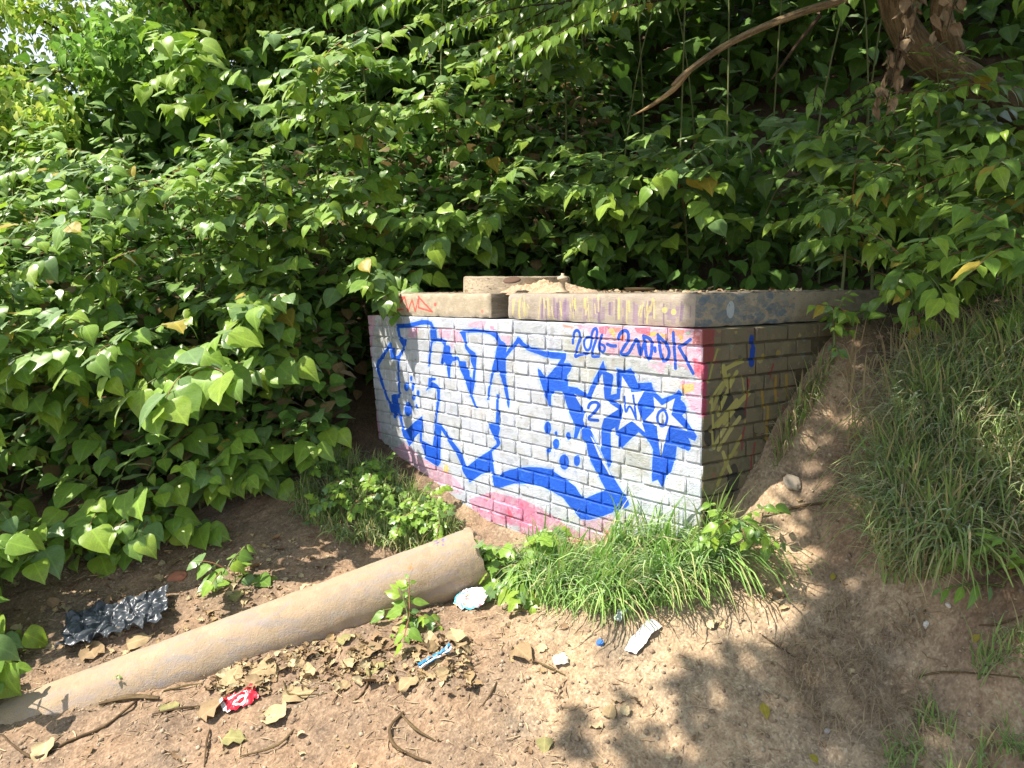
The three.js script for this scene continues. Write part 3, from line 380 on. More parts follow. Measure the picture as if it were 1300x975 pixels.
// ---------- pipe ----------
{
  const A = V(-0.17, -1.388, -3.305), B = V(-2.75, -2.085, -2.45), ax = B.clone().sub(A), L = ax.length(); ax.normalize();
  const up = V(0, 1, 0).addScaledVector(ax, -ax.y).normalize(), sd = ax.clone().cross(up), rad = 0.155, pos = [], uv = [], idx = [], nl = 150, ns = 64;
  const paint = paintCanvas(2048, 512, (x, w, h) => { // along the pipe, round the pipe (middle row is the crown)
    const r = rng(15); x.fillStyle = '#a08d74'; x.fillRect(0, 0, w, h); speckle(x, w, h, 1500, ['#948064', '#ab977c', '#9c8c78', '#b19d82', '#8f7e68'], 6, 34, 0.4, 71);
    x.lineCap = 'round'; for (let i = 0; i < 330; i++) { const px = w * r() * 0.85, py = h * (0.18 + 0.55 * r()); x.globalAlpha = 0.07 + 0.15 * r(); x.strokeStyle = ['#87868e', '#8b8896', '#8f857a', '#7b7d88'][i % 4]; x.lineWidth = 4 + 13 * r(); x.beginPath(); x.moveTo(px, py); x.quadraticCurveTo(px + 60 * r(), py - 40 + 80 * r(), px + 30 + 110 * r(), py - 30 + 60 * r()); x.stroke(); } x.globalAlpha = 1;
    const blob = (a, b, s, cols, seed) => { x.save(); x.translate(a * w - s, b * h - s); speckle(x, 2 * s, 2 * s, 26, cols, 2, s * 0.3, 0.9, seed); x.restore(); };
    blob(0.02, 0.62, 60, ['#77767e', '#5f636c', '#8d8a90'], 72); blob(0.06, 0.5, 22, ['#5a4f8a', '#6d629a'], 73); blob(0.11, 0.66, 18, ['#e8ecee'], 74); blob(0.125, 0.64, 12, ['#e8ecee', '#9fb4d0'], 75); blob(0.19, 0.72, 38, ['#4f79b8', '#e4e8ea', '#6d7688'], 76); blob(0.17, 0.74, 30, ['#e4e8ea', '#8c96a4'], 77); blob(0.27, 0.6, 13, ['#f0f0ec'], 78); blob(0.285, 0.68, 16, ['#eef0f0'], 79); blob(0.26, 0.7, 14, ['#5a7fc0'], 80); blob(0.36, 0.66, 26, ['#6c6a88', '#8088a0'], 81); blob(0.38, 0.72, 24, ['#7f93b4', '#9aa6b8'], 82); blob(0.42, 0.74, 16, ['#4f5f8a'], 83); blob(0.12, 0.4, 10, ['#a87a4a'], 84);
    speckle(x, w, h, 700, ['#8d7a60', '#dccbb0', '#736655'], 0.8, 3.5, 0.5, 85);
  });
  for (let i = 0; i <= nl; i++) for (let j = 0; j <= ns; j++) {
    const t = i / nl * L, a = j / ns * Math.PI * 2, n = noise3(t * 5, Math.cos(a) * 1.5, Math.sin(a) * 1.5), e = Math.max(0, 1 - t / 0.05), q = rad * (1 + 0.012 * n + 0.006 * noise3(t * 20, Math.cos(a) * 4, Math.sin(a) * 4)) - 0.006 * e * (0.5 + 0.5 * noise3(Math.cos(a) * 3, 2, Math.sin(a) * 3));
    const tt = t + (i === 0 ? 0.012 * noise2(Math.cos(a) * 2, Math.sin(a) * 2) : 0), o = A.clone().addScaledVector(ax, tt).addScaledVector(up, -Math.cos(a) * q).addScaledVector(sd, Math.sin(a) * q); pos.push(o.x, o.y, o.z); uv.push(t / L, j / ns);
  }
  for (let i = 0; i < nl; i++) for (let j = 0; j < ns; j++) { const a = i * (ns + 1) + j, d = a + ns + 1; idx.push(a, d, a + 1, a + 1, d, d + 1); }
  const pipeBump = stoneBump.clone(); pipeBump.repeat.set(8, 3); pipeBump.needsUpdate = true;
  const pipe = thing('drain_pipe', 'half buried tan concrete drain pipe running left from the wall', 'pipe', A.toArray()); const g = geom(pos, idx, uv); g.translate(-A.x, -A.y, -A.z);
  part(pipe, 'barrel', g, std(0xffffff, { map: paint, bumpMap: pipeBump, bumpScale: 0.004, roughness: 0.85 }));
  const inner = new THREE.CylinderGeometry(0.148, 0.149, 0.05, 40); inner.rotateZ(Math.PI / 2); const q = new THREE.Quaternion().setFromUnitVectors(V(1, 0, 0), ax); inner.applyQuaternion(q); inner.translate(ax.x * 0.032, ax.y * 0.032, ax.z * 0.032); part(pipe, 'mortar_plug', inner, std(lin(0.3, 0.22, 0.14), { map: stoneMap, bumpMap: stoneBump, bumpScale: 0.01 }));
  // broken mortar collar lumps where the pipe meets the soil
  const r = rng(91); for (let i = 0; i < 3; i++) { const s = 0.03 + 0.02 * r(), lump = new THREE.IcosahedronGeometry(s, 2), P = lump.attributes.position; for (let k = 0; k < P.count; k++) { const x = P.getX(k), y = P.getY(k), z = P.getZ(k), f = 1 + 0.45 * noise3(x * 20 + i * 5, y * 20, z * 20); P.setXYZ(k, x * f, y * f * 0.45, z * f * 1.3); } const mg = mergeVertices(lump.deleteAttribute('normal').deleteAttribute('uv')); mg.computeVertexNormals(); const a = -2.4 + i * 0.8, o = up.clone().multiplyScalar(Math.cos(a) * 0.14).addScaledVector(sd, Math.sin(a) * -0.14).addScaledVector(ax, -0.03 + 0.03 * r()); part(pipe, 'mortar_lump', mg, std(lin(0.34, 0.25, 0.16))).position.copy(o); }
}
// ---------- leaves, shoots and plants ----------
function bladeGeo({ w, rows, fold, droop, wave, seed, lobes }) { // one leaf blade, base at 0, tip at +z, face up +y, length 1
  const r = rng(seed), pos = [], uv = [], idx = [], N = rows.length;
  rows.forEach(([t, k], i) => { const y0 = -droop * t * t, z0 = t * (1 - 0.25 * droop * t), off = 0.04 * (r() - 0.5); for (const s of [-1, -0.5, 0, 0.5, 1]) { const h = Math.abs(s) * k * w, lift = h * Math.tan(fold) - (Math.abs(s) === 1 ? 0.1 * k * w : 0) + wave * (r() - 0.5) * Math.abs(s); pos.push(s * k * w + off * (s ? 1 : 0), y0 + lift, z0 + (lobes && Math.abs(s) === 1 ? lobes[i] || 0 : 0)); uv.push(0.5 + s * k * 0.5, t); } });
  for (let i = 0; i < N - 1; i++) for (let j = 0; j < 4; j++) { const a = i * 5 + j, b = a + 5; idx.push(a, b, a + 1, a + 1, b, b + 1); }
  const g = geom(pos, idx, uv); return g;
}
const HEART = [[0, 0.3], [0.04, 0.72], [0.12, 0.95], [0.25, 1], [0.42, 0.91], [0.6, 0.68], [0.77, 0.38], [0.9, 0.13], [1, 0.01]], OVATE = [[0, 0.06], [0.1, 0.55], [0.22, 0.9], [0.38, 1], [0.56, 0.83], [0.74, 0.5], [0.9, 0.16], [1, 0.01]], LANCE = [[0, 0.05], [0.2, 0.75], [0.45, 1], [0.75, 0.55], [1, 0.01]], LOBED = [[0, 0.55], [0.1, 1], [0.25, 0.62], [0.42, 0.95], [0.6, 0.5], [0.8, 0.42], [1, 0.02]];
const heartLeaves = [0, 1, 2, 3, 4, 5].map((i) => bladeGeo({ w: 0.4 + 0.03 * (i % 3), rows: HEART, fold: 0.06 + 0.07 * (i % 4), droop: 0.1 + 0.12 * (i % 5), wave: 0.06, seed: 200 + i }));
const ovateLeaves = [0, 1, 2, 3].map((i) => bladeGeo({ w: 0.25 + 0.03 * (i % 2), rows: OVATE, fold: 0.15 + 0.08 * i, droop: 0.12 + 0.12 * i, wave: 0.07, seed: 220 + i }));
const lanceLeaves = [0, 1, 2].map((i) => bladeGeo({ w: 0.15, rows: LANCE, fold: 0.2, droop: 0.15 + 0.2 * i, wave: 0.05, seed: 230 + i }));
const lobedLeaves = [0, 1, 2].map((i) => bladeGeo({ w: 0.46, rows: LOBED, fold: 0.12, droop: 0.15 + 0.1 * i, wave: 0.08, seed: 240 + i, lobes: [-0.12, 0.06, 0, 0.1, 0, 0, 0] }));
const driedNarrow = [0, 1, 2].map((i) => bladeGeo({ w: 0.2, rows: LANCE, fold: 0.3 + 0.2 * i, droop: -0.2 + 0.3 * i, wave: 0.3, seed: 270 + i }));
const driedLeaves = [0, 1, 2, 3].map((i) => bladeGeo({ w: 0.4, rows: HEART, fold: 0.1 + 0.12 * (i % 3), droop: -0.08 + 0.1 * i, wave: 0.24, seed: 250 + i }));
function leafMat(r, g, b, trans = 0.36, coat = 0.75) { return new THREE.MeshPhysicalMaterial({ color: lin(r, g, b), map: leafMap, roughness: 1, transmission: trans, thickness: 0, clearcoat: coat, clearcoatRoughness: 0.32, side: THREE.DoubleSide, specularIntensity: 0.5 }); }
const GREEN = { deep: leafMat(0.12, 0.24, 0.035), mid: leafMat(0.2, 0.38, 0.045), light: leafMat(0.29, 0.5, 0.06), blue: leafMat(0.2, 0.36, 0.12), lime: leafMat(0.36, 0.56, 0.05, 0.45), yellow: leafMat(0.5, 0.42, 0.06, 0.4, 0.2), rust: leafMat(0.22, 0.1, 0.03, 0.2, 0.1) };
const DRY = [std(lin(0.42, 0.31, 0.18), { map: leafMap }), std(lin(0.34, 0.24, 0.14), { map: leafMap }), std(lin(0.5, 0.4, 0.24), { map: leafMap }), std(lin(0.3, 0.28, 0.12), { map: leafMap })], HUNG = [std(lin(0.26, 0.19, 0.12), { map: leafMap }), std(lin(0.33, 0.25, 0.16), { map: leafMap })];
const caneMat = std(lin(0.13, 0.16, 0.05), { roughness: 0.7 }), caneRed = std(lin(0.2, 0.1, 0.045), { roughness: 0.7 }), twigMat = std(lin(0.2, 0.14, 0.08), { map: barkMap });
const _x = V(0, 0, 0), _y = V(0, 0, 0), _z = V(0, 0, 0);
function leafFrame(m, pos, dir, up, size) { _z.copy(dir).normalize(); _x.copy(up).cross(_z).normalize(); _y.copy(_z).cross(_x); m.makeBasis(_x, _y, _z); m.scale(V(size, size, size)); m.setPosition(pos); return m; }
const M4 = new THREE.Matrix4();
function pick(tones, r) { let k = r(); for (const [mat, p] of tones) { if (k < p) return mat; k -= p; } return tones[0][0]; }
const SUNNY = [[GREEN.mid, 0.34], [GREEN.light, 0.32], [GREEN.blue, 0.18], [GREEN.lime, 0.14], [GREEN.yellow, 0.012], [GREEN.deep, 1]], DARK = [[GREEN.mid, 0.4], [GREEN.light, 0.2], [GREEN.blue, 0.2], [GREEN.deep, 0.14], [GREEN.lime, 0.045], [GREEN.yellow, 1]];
let plantSeed = 1000;
// a plant of arching canes: each side shoot carries leaves in two rows, as on the bank
function plant(o) {
  const r = rng(plantSeed++), { x, z, h, az = 1.2, reach = 0.5, leaf = 0.13, shoots = 13, geos = heartLeaves, tones = SUNNY, from = 0.22, spread = 1.5, gap = 0.46, shootLen = 0.55, droop = 1, cane = caneMat } = o, y0 = H(x, z) - 0.03;
  const g = thing(o.name ?? 'knotweed_plant', o.label, o.category ?? 'plant', [x, y0, z], o.group), dir = V(Math.cos(az), 0, Math.sin(az));
  const pts = [V(0, 0, 0), V(0, h * 0.4, 0).addScaledVector(dir, reach * 0.06 + 0.04 * (r() - 0.5)), V(0.05 * (r() - 0.5), h * 0.78, 0.05 * (r() - 0.5)).addScaledVector(dir, reach * 0.32), V(0, h * 0.97, 0).addScaledVector(dir, reach * 0.72), V(0, h * 0.96, 0).addScaledVector(dir, reach * 1.1)];
  const curve = new THREE.CatmullRomCurve3(pts); part(g, 'cane', tube(pts, [0.012, 0.01, 0.008, 0.005, 0.002].map((q) => q * (o.thick ?? 1) * (0.8 + h * 0.15)), 5, 12), cane);
  const addShoot = (p0, a, pitch, len, tipLime) => {
    const q = [p0.clone()], d = V(Math.cos(a) * Math.cos(pitch), Math.sin(pitch), Math.sin(a) * Math.cos(pitch)); let p = p0.clone(); const n = 5;
    for (let i = 0; i < n; i++) { p = p.clone().addScaledVector(d, len / n); d.y -= 0.15 * droop * (0.6 + 0.8 * r()); d.normalize(); q.push(p); }
    part(g, 'shoot', tube(q, [0.0045, 0.003, 0.0012], 4, 8), r() < 0.35 ? caneRed : cane);
    const cv = new THREE.CatmullRomCurve3(q), cnt = Math.max(3, Math.round(len / (leaf * gap))); let sgn = r() < 0.5 ? 1 : -1;
    for (let i = 0; i <= cnt; i++) {
      const t = clamp(0.12 + 0.88 * i / cnt, 0, 1), at = cv.getPoint(t), tg = cv.getTangent(t), s = V(-tg.z, 0, tg.x).normalize(); sgn = -sgn;
      const size = leaf * (0.62 + 0.55 * Math.sin(Math.PI * Math.min(0.95, 0.2 + 0.75 * (1 - t)))) * (0.5 + 0.95 * r());
      const d2 = s.multiplyScalar(sgn * (0.8 + 0.3 * (r() - 0.5))).addScaledVector(tg, 0.35 + 0.75 * t * t + 0.3 * (r() - 0.5)).add(V(0, -0.1 - 0.6 * r() * droop, 0)).normalize();
      const up = V(0.9 * (r() - 0.5) + 0.2 * Math.cos(az) - 0.3, 1, 0.8 * (r() - 0.5) + 0.6 * Math.sin(az)).addScaledVector(tg, -0.2);
      const m = part(g, 'leaf', geos[Math.floor(r() * geos.length)], (t > 0.86 && tipLime ? GREEN.lime : pick(tones, r)));
      leafFrame(M4, at.addScaledVector(d2, size * 0.13), d2, up, size); M4.decompose(m.position, m.quaternion, m.scale);
    }
  };
  for (let i = 0; i < shoots; i++) { const t = from + (1 - from) * (i + r() * 0.7) / shoots, p0 = curve.getPoint(Math.min(t, 1)); addShoot(p0, az + (r() - 0.5) * 2 * spread, 1.05 - 1.25 * r(), shootLen * (0.6 + 0.7 * r()) * (1 - 0.35 * Math.max(0, t - 0.6)), r() < 0.3); }
  addShoot(curve.getPoint(0.97), az, 0.1, shootLen * 0.8, true);
  return g;
}
// loose foliage nobody could count: many leaves in one instanced body
function foliage(name, geo, mat, n, place, label, category, cols, parent) {
  const im = new THREE.InstancedMesh(geo, mat, n), c = new THREE.Color(), r = rng(name.length * 131 + n); let k = 0, guard = 0;
  while (k < n && guard++ < n * 20) { const q = place(r); if (!q) continue; leafFrame(M4, q.p, q.d, q.u, q.s); im.setMatrixAt(k, M4); const w = cols[Math.floor(r() * cols.length)], f = 0.8 + 0.4 * r(); im.setColorAt(k, c.setRGB(w[0] * f, w[1] * f, w[2] * f)); k++; }
  im.count = k; shadows(im); im.userData.kind = 'stuff';
  if (parent) { im.name = name; parent.add(im); } else { im.name = numbered(name); scene.add(im); tag(im, label, category); } return im;
}
const tintLeaf = leafMat(1, 1, 1, 0.36, 0.4), tintLeafFar = leafMat(1, 1, 1, 0.45, 0.25);
const randDir = (r, y = 0) => { const a = r() * 6.283, e = y + (r() - 0.5) * 1.4; return V(Math.cos(a) * Math.cos(e), Math.sin(e), Math.sin(a) * Math.cos(e)); };
const nth = ['leftmost', 'second from the left', 'third from the left', 'fourth from the left', 'fifth from the left', 'sixth from the left', 'seventh from the left', 'eighth from the left', 'ninth from the left'];
// sunlit thicket on the left bank, four ranks; then the shaded thicket behind the chamber
{
  const r = rng(301), gA = 'knotweed of the sunlit left bank';
  const P = (x, z, h, reach, leaf, o = {}) => plant({ x: x + 0.12 * (r() - 0.5), z: z + 0.12 * (r() - 0.5), h: h * (0.92 + 0.16 * r()), reach, leaf, az: 1.25 + 0.9 * (r() - 0.5), ...o });
  const rank = (f, where, group, list, ...a) => list.sort((p, q) => p[0] / -p[1] - q[0] / -q[1]).forEach(([x, z], i) => f(x, z, ...a.slice(0, -1), { ...a.at(-1), label: `leafy knotweed plant, ${nth[i]} ${where}`, group }));
  // front edge, big leaves near the soil
  P(-2.55, -3.0, 0.3, 0.22, 0.11, { shoots: 10, shootLen: 0.28, label: 'low knotweed shoot with large leaves at the left frame edge beside the black bag' });
  P(-2.6, -3.35, 0.3, 0.18, 0.105, { shoots: 11, shootLen: 0.28, label: 'low knotweed plant behind the black plastic bag' }); P(-2.95, -3.4, 0.62, 0.3, 0.11, { shootLen: 0.4, label: 'knotweed plant at the left frame edge above the black bag' });
  P(-2.2, -3.8, 0.28, 0.22, 0.135, { shoots: 11, shootLen: 0.38, label: 'knotweed plant with very large pale leaves overhanging the bare soil' });
  P(-1.85, -4.0, 0.36, 0.24, 0.1, { shoots: 9, shootLen: 0.25, label: 'low knotweed plant at the edge of the soil behind the pipe' }); P(-1.8, -4.3, 0.85, 0.5, 0.135, { shoots: 13, label: 'knotweed plant with a spray of big leaves halfway up the left bank' });
  P(-1.6, -4.65, 0.55, 0.25, 0.1, { az: 2.0, shootLen: 0.35, label: 'knotweed plant above the grass left of the brick wall' }); P(-1.45, -5.05, 0.9, 0.25, 0.1, { az: 2.2, shootLen: 0.4, label: 'knotweed plant growing close against the left end of the brick wall' });
  for (const [x, z, h, l] of [[-2.42, -2.82, 0.22, 'beside the left end of the pipe'], [-2.8, -2.7, 0.28, 'in the left frame edge above the pipe'], [-2.35, -3.55, 0.28, 'right behind the black bag'], [-1.95, -3.72, 0.22, 'at the rim of the bare soil'], [-1.6, -4.05, 0.26, 'between the bare soil and the weeds'], [-1.42, -4.4, 0.3, 'under the thicket left of the wall'], [-2.75, -3.12, 0.3, 'left of the black bag']]) P(x, z, h, 0.18, 0.105, { shoots: 11, shootLen: 0.27, from: 0.1, spread: 2.4, label: `small low knotweed plant ${l}` });
  rank(P, 'in the lower rank of the sunlit bank', gA, [[-2.3, -4.25], [-2.7, -4.05], [-3.05, -3.9], [-3.5, -3.8], [-2.0, -4.65], [-1.8, -5.05]], 1.0, 0.42, 0.098, { shoots: 19, shootLen: 0.48 });
  rank(P, 'in the middle rank of the sunlit bank', gA, [[-4.0, -4.2], [-3.5, -4.25], [-3.0, -4.35], [-2.55, -4.55], [-2.15, -4.85], [-1.8, -5.2], [-1.45, -5.45]], 1.45, 0.5, 0.088, { shoots: 19 });
  rank(P, 'in the upper rank of the sunlit bank', gA, [[-4.8, -4.9], [-4.2, -4.9], [-3.6, -4.95], [-3.0, -5.05], [-2.5, -5.25], [-2.0, -5.5]], 1.8, 0.55, 0.08, { shoots: 20, from: 0.3 });
  rank(P, 'in the topmost rank of the sunlit bank', gA, [[-5.4, -5.7], [-4.7, -5.7], [-4.0, -5.7], [-3.3, -5.75], [-2.6, -5.9]], 2.0, 0.55, 0.085, { shoots: 19, from: 0.35 });
  P(-2.25, -5.75, 2.45, 0.6, 0.12, { shoots: 16, from: 0.55, az: 1.5, tones: [[GREEN.light, 0.4], [GREEN.lime, 0.35], [GREEN.mid, 1]], label: 'tall knotweed plant whose bright top sprays stand above the left thicket' });
  P(-1.55, -5.5, 2.15, 0.6, 0.1, { shoots: 16, from: 0.4, label: 'tall knotweed plant behind the left end of the wall' });
  const gB = 'knotweed of the shaded thicket behind the chamber', gC = 'bare canes in the dark gap';
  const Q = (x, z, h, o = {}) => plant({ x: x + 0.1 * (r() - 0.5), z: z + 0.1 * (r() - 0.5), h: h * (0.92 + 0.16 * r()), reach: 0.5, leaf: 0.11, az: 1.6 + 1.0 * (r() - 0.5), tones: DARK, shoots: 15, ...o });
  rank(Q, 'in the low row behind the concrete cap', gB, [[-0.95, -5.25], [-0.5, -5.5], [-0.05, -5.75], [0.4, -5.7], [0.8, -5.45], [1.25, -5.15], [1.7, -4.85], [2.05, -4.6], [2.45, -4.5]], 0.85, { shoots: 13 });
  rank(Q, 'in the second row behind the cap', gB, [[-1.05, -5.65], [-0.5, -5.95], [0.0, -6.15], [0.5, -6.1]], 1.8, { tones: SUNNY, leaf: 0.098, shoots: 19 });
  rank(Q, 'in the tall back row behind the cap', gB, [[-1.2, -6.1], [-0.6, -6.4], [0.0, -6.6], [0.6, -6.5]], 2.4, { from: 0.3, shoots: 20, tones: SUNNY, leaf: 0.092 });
  [[0.9, -5.9], [1.3, -5.7], [1.7, -5.5], [2.1, -5.2], [2.5, -5.0], [1.1, -6.3], [1.6, -6.2], [2.1, -5.9], [2.7, -5.5]].forEach(([x, z], i) => Q(x, z, 2.7, { from: 0.6, shoots: 7, thick: 0.55, reach: 0.4 + 0.7 * r(), az: 0.4 + 2.6 * r(), label: i < 5 ? `tall bare knotweed cane, ${nth[i]} in the near row of the dark gap` : `tall bare knotweed cane, ${nth[i - 5]} in the far row of the dark gap`, group: gC }));
}
// right-hand shrubs with pointed leaves
{
  const r = rng(401), side = ['behind the right end of the cap', 'above the side wall ledge', 'leaning over the grass at the middle of the right bank', 'low at the right frame edge', 'at the right frame edge under the tree limb', 'hanging over the grass at the right frame edge', 'where the grass meets the side wall top', 'under the leaning trunk', 'left of the leaning trunk', 'highest on the right below the trunk'];
  [[1.98, -3.85, 0.62, 15], [2.2, -3.6, 0.75, 18], [2.4, -3.3, 0.75, 20], [2.3, -2.95, 0.42, 20], [2.75, -3.0, 0.8, 20], [2.6, -2.7, 0.5, 20], [1.98, -3.4, 0.36, 18], [2.75, -3.6, 1.15, 18], [2.4, -4.0, 1.0, 16], [3.1, -3.5, 1.35, 16]].forEach(([x, z, h, n], i) =>
    plant({ name: 'bank_shrub', category: 'shrub', x, z, h: h * (0.9 + 0.2 * r()), az: 2.2 + (r() - 0.5), reach: 0.35, leaf: 0.088, geos: ovateLeaves, shoots: n, shootLen: 0.42, gap: 0.42, from: 0.15, spread: 2.2, tones: [[GREEN.mid, 0.45], [GREEN.deep, 0.2], [GREEN.light, 0.25], [GREEN.lime, 0.07], [GREEN.yellow, 1]], label: `leafy shrub with pointed leaves ${side[i]}`, group: 'leafy shrubs on the right bank' }));
  plant({ name: 'nettle', category: 'weed', x: 1.86, z: -3.95, h: 0.62, az: 1.7, reach: 0.1, leaf: 0.1, geos: lanceLeaves, shoots: 16, shootLen: 0.16, gap: 0.35, from: 0.3, spread: 3.1, tones: [[GREEN.blue, 0.6], [GREEN.light, 1]], label: 'upright nettle with pale narrow leaves behind the right corner of the cap' });
  plant({ name: 'seedling_weed', category: 'weed', x: 1.56, z: -3.36, h: 0.3, az: 1.7, reach: 0.05, leaf: 0.05, geos: ovateLeaves, shoots: 7, shootLen: 0.12, gap: 0.4, spread: 3.1, label: 'small leafy weed growing on the ledge of the side wall' });
}
// low weeds along the wall foot and over the pipe end
{
  const W = (x, z, h, leaf, geos, n, label, o = {}) => plant({ name: 'creeping_weed', category: 'weed', x, z, h, az: 1.6, reach: 0.12, leaf, geos, shoots: n, shootLen: 0.16, gap: 0.45, from: 0.1, spread: 3.1, thick: 0.35, tones: [[GREEN.mid, 0.4], [GREEN.light, 0.35], [GREEN.blue, 0.15], [GREEN.lime, 1]], label, ...o });
  const g = 'lobed weeds left of the wall';
  for (const [i, [x, z]] of [[-0.55, -4.0], [-0.72, -4.1], [-0.85, -4.25], [-1.0, -4.15], [-0.62, -3.85], [-0.4, -3.82], [-0.9, -3.95], [-1.2, -4.3], [-1.1, -3.98]].sort((a, b) => a[0] / -a[1] - b[0] / -b[1]).entries()) W(x, z, 0.14, 0.042, lobedLeaves, 11, `low weed with lobed leaves, ${nth[i]} in the grass left of the wall`, { group: g });
  W(-0.12, -3.42, 0.2, 0.07, lobedLeaves, 11, 'weed with lobed leaves growing over the broken end of the pipe'); W(0.0, -3.28, 0.16, 0.065, lobedLeaves, 10, 'weed with lobed leaves between the pipe end and the grass');
  W(0.12, -3.38, 0.22, 0.065, lobedLeaves, 9, 'weed with lobed leaves climbing the pink bricks at the wall foot');
  W(0.03, -3.2, 0.13, 0.055, lobedLeaves, 10, 'weed with lobed leaves hiding the underside of the pipe end');
  W(0.93, -2.86, 0.3, 0.055, ovateLeaves, 14, 'leafy weed at the foot of the near wall corner', { shootLen: 0.17 });
  W(-0.45, -2.98, 0.1, 0.06, ovateLeaves, 7, 'small green weed among dead leaves beside the pipe');
  W(-1.42, -3.36, 0.18, 0.07, heartLeaves, 5, 'young knotweed seedling casting leaf shadows on the soil behind the pipe');
  W(1.7, -2.27, 0.14, 0.06, lanceLeaves, 10, 'small feathery weed at the foot of the right bank'); W(1.88, -2.2, 0.16, 0.065, lanceLeaves, 10, 'narrow leaved weed at the right frame edge below the bank grass');
  W(-1.72, -2.86, 0.02, 0.02, ovateLeaves, 1, 'tiny seedling on the soil by the pipe');
}
// ---------- grass ----------
function bladeStrip(bend, w, seed) { const pos = [], idx = [], uv = [], n = 5; for (let i = 0; i <= n; i++) { const t = i / n, a = bend * t, y = Math.sin(a) / Math.max(bend, 0.01), z = (1 - Math.cos(a)) / Math.max(bend, 0.01), k = w * (1 - t ** 2.2) * (0.7 + 0.3 * Math.min(1, t * 4)) + 0.0005; pos.push(-k, y, z, k, y, z + 0.004 * seed); uv.push(0, t, 1, t); } for (let i = 0; i < n; i++) { const a = i * 2; idx.push(a, a + 2, a + 1, a + 1, a + 2, a + 3); } return geom(pos, idx, uv); }
const grassMat = new THREE.MeshPhysicalMaterial({ color: 0xffffff, roughness: 1, transmission: 0.4, thickness: 0, clearcoat: 0.25, clearcoatRoughness: 0.4, side: THREE.DoubleSide });
const FRESH = [[0.24, 0.45, 0.075], [0.195, 0.39, 0.068], [0.3, 0.51, 0.105], [0.375, 0.54, 0.15], [0.15, 0.315, 0.06]], SHADY = [[0.22, 0.35, 0.07], [0.27, 0.41, 0.09], [0.33, 0.46, 0.13], [0.18, 0.29, 0.06], [0.5, 0.43, 0.2], [0.3, 0.39, 0.14]], STRAW = [[0.5, 0.4, 0.22], [0.42, 0.32, 0.17], [0.36, 0.28, 0.15], [0.55, 0.46, 0.28]];
const bladeKinds = [0.5, 1.1, 1.8, 2.5].map((b, i) => bladeStrip(b, 0.011, i)), bladeFine = [0.8, 1.5, 2.1, 2.7].map((b, i) => bladeStrip(b, 0.0105, i));
function grass(name, label, n, place, cols, lo, hi, lean, kinds = bladeKinds) { // one top-level body of grass, its blades instanced per curvature
  const G = new THREE.Group(); G.name = numbered(name); scene.add(G); tag(G, label, 'grass'); G.userData.kind = 'stuff'; const r = rng(n + name.length * 7 + Math.round(hi * 1000)), c = new THREE.Color(), Q = new THREE.Quaternion(), E = new THREE.Euler();
  kinds.forEach((geo, i) => {
    const k = Math.round(n / kinds.length), im = new THREE.InstancedMesh(geo, grassMat, k); let m = 0, guard = 0;
    while (m < k && guard++ < k * 30) { const p = place(r); if (!p) continue; const len = lerp(lo, hi, r()) * (p[2] ?? 1), a = lean === null ? r() * 6.283 : lean + (r() + r() + r() - 1.5) * 1.5; E.set(0.25 * (r() - 0.3), a, 0.3 * (r() - 0.5), 'YXZ'); Q.setFromEuler(E); M4.compose(V(p[0], H(p[0], p[1]) - 0.01, p[1]), Q, V(0.8 + 0.5 * r() > 0 ? len ** 0.35 * 0.55 * (0.7 + 0.6 * r()) : 1, len, len)); im.setMatrixAt(m, M4); const w = cols[Math.floor(r() * cols.length)], f = 0.8 + 0.4 * r(); im.setColorAt(m, c.setRGB(w[0] * f, w[1] * f, w[2] * f)); m++; }
    im.count = m; shadows(im); im.name = 'blades'; im.userData.kind = 'stuff'; G.add(im);
  });
}
const tufted = (x, z, k = 3) => fbm(x * k + 4, z * k, 2) > -0.12;
const inPoly = (q) => (x, z) => { let c = false; for (let i = 0, j = q.length - 1; i < q.length; j = i++) if ((q[i][1] > z) !== (q[j][1] > z) && x < (q[j][0] - q[i][0]) * (z - q[i][1]) / (q[j][1] - q[i][1]) + q[i][0]) c = !c; return c; };
const uneven = (q, dens) => { const f = scatter(q, dens); return (r) => { const p = f(r); return p && [p[0], p[1], clamp(0.75 + 0.9 * fbm(p[0] * 5 + 8, p[1] * 5, 2) + 0.45 * smooth(p[0], 0.55, 0.95), 0.3, 1.5)]; }; };
const scatter = (q, dens) => { const f = inPoly(q), xs = q.map((a) => a[0]), zs = q.map((a) => a[1]), x0 = Math.min(...xs), x1 = Math.max(...xs), z0 = Math.min(...zs), z1 = Math.max(...zs); return (r) => { const x = lerp(x0, x1, r()), z = lerp(z0, z1, r()); return f(x, z) && (!dens || dens(x, z, r)) ? [x, z] : null; }; };
grass('grass_tuft', 'bright green grass at the foot of the graffiti wall', 4200, uneven([[0.0, -3.3], [0.12, -3.0], [0.36, -2.8], [0.66, -2.74], [0.92, -2.84], [0.9, -2.95], [0.75, -3.02], [0.45, -3.22], [0.1, -3.52]], (x, z, r) => fbm(x * 7 + 1, z * 7, 2) > 0.02 || r() < 0.2), [...FRESH, ...FRESH, [0.5, 0.45, 0.22], [0.42, 0.48, 0.16]], 0.14, 0.42, 0.5, bladeFine);
grass('grass_tuft', 'grass among weeds between the thicket and the left end of the wall', 4200, scatter([[-1.35, -4.0], [-0.95, -3.72], [-0.3, -3.6], [-0.35, -3.9], [-0.85, -4.4], [-1.3, -4.45]], (x, z) => tufted(x, z, 5)), SHADY, 0.08, 0.22, 0.4);
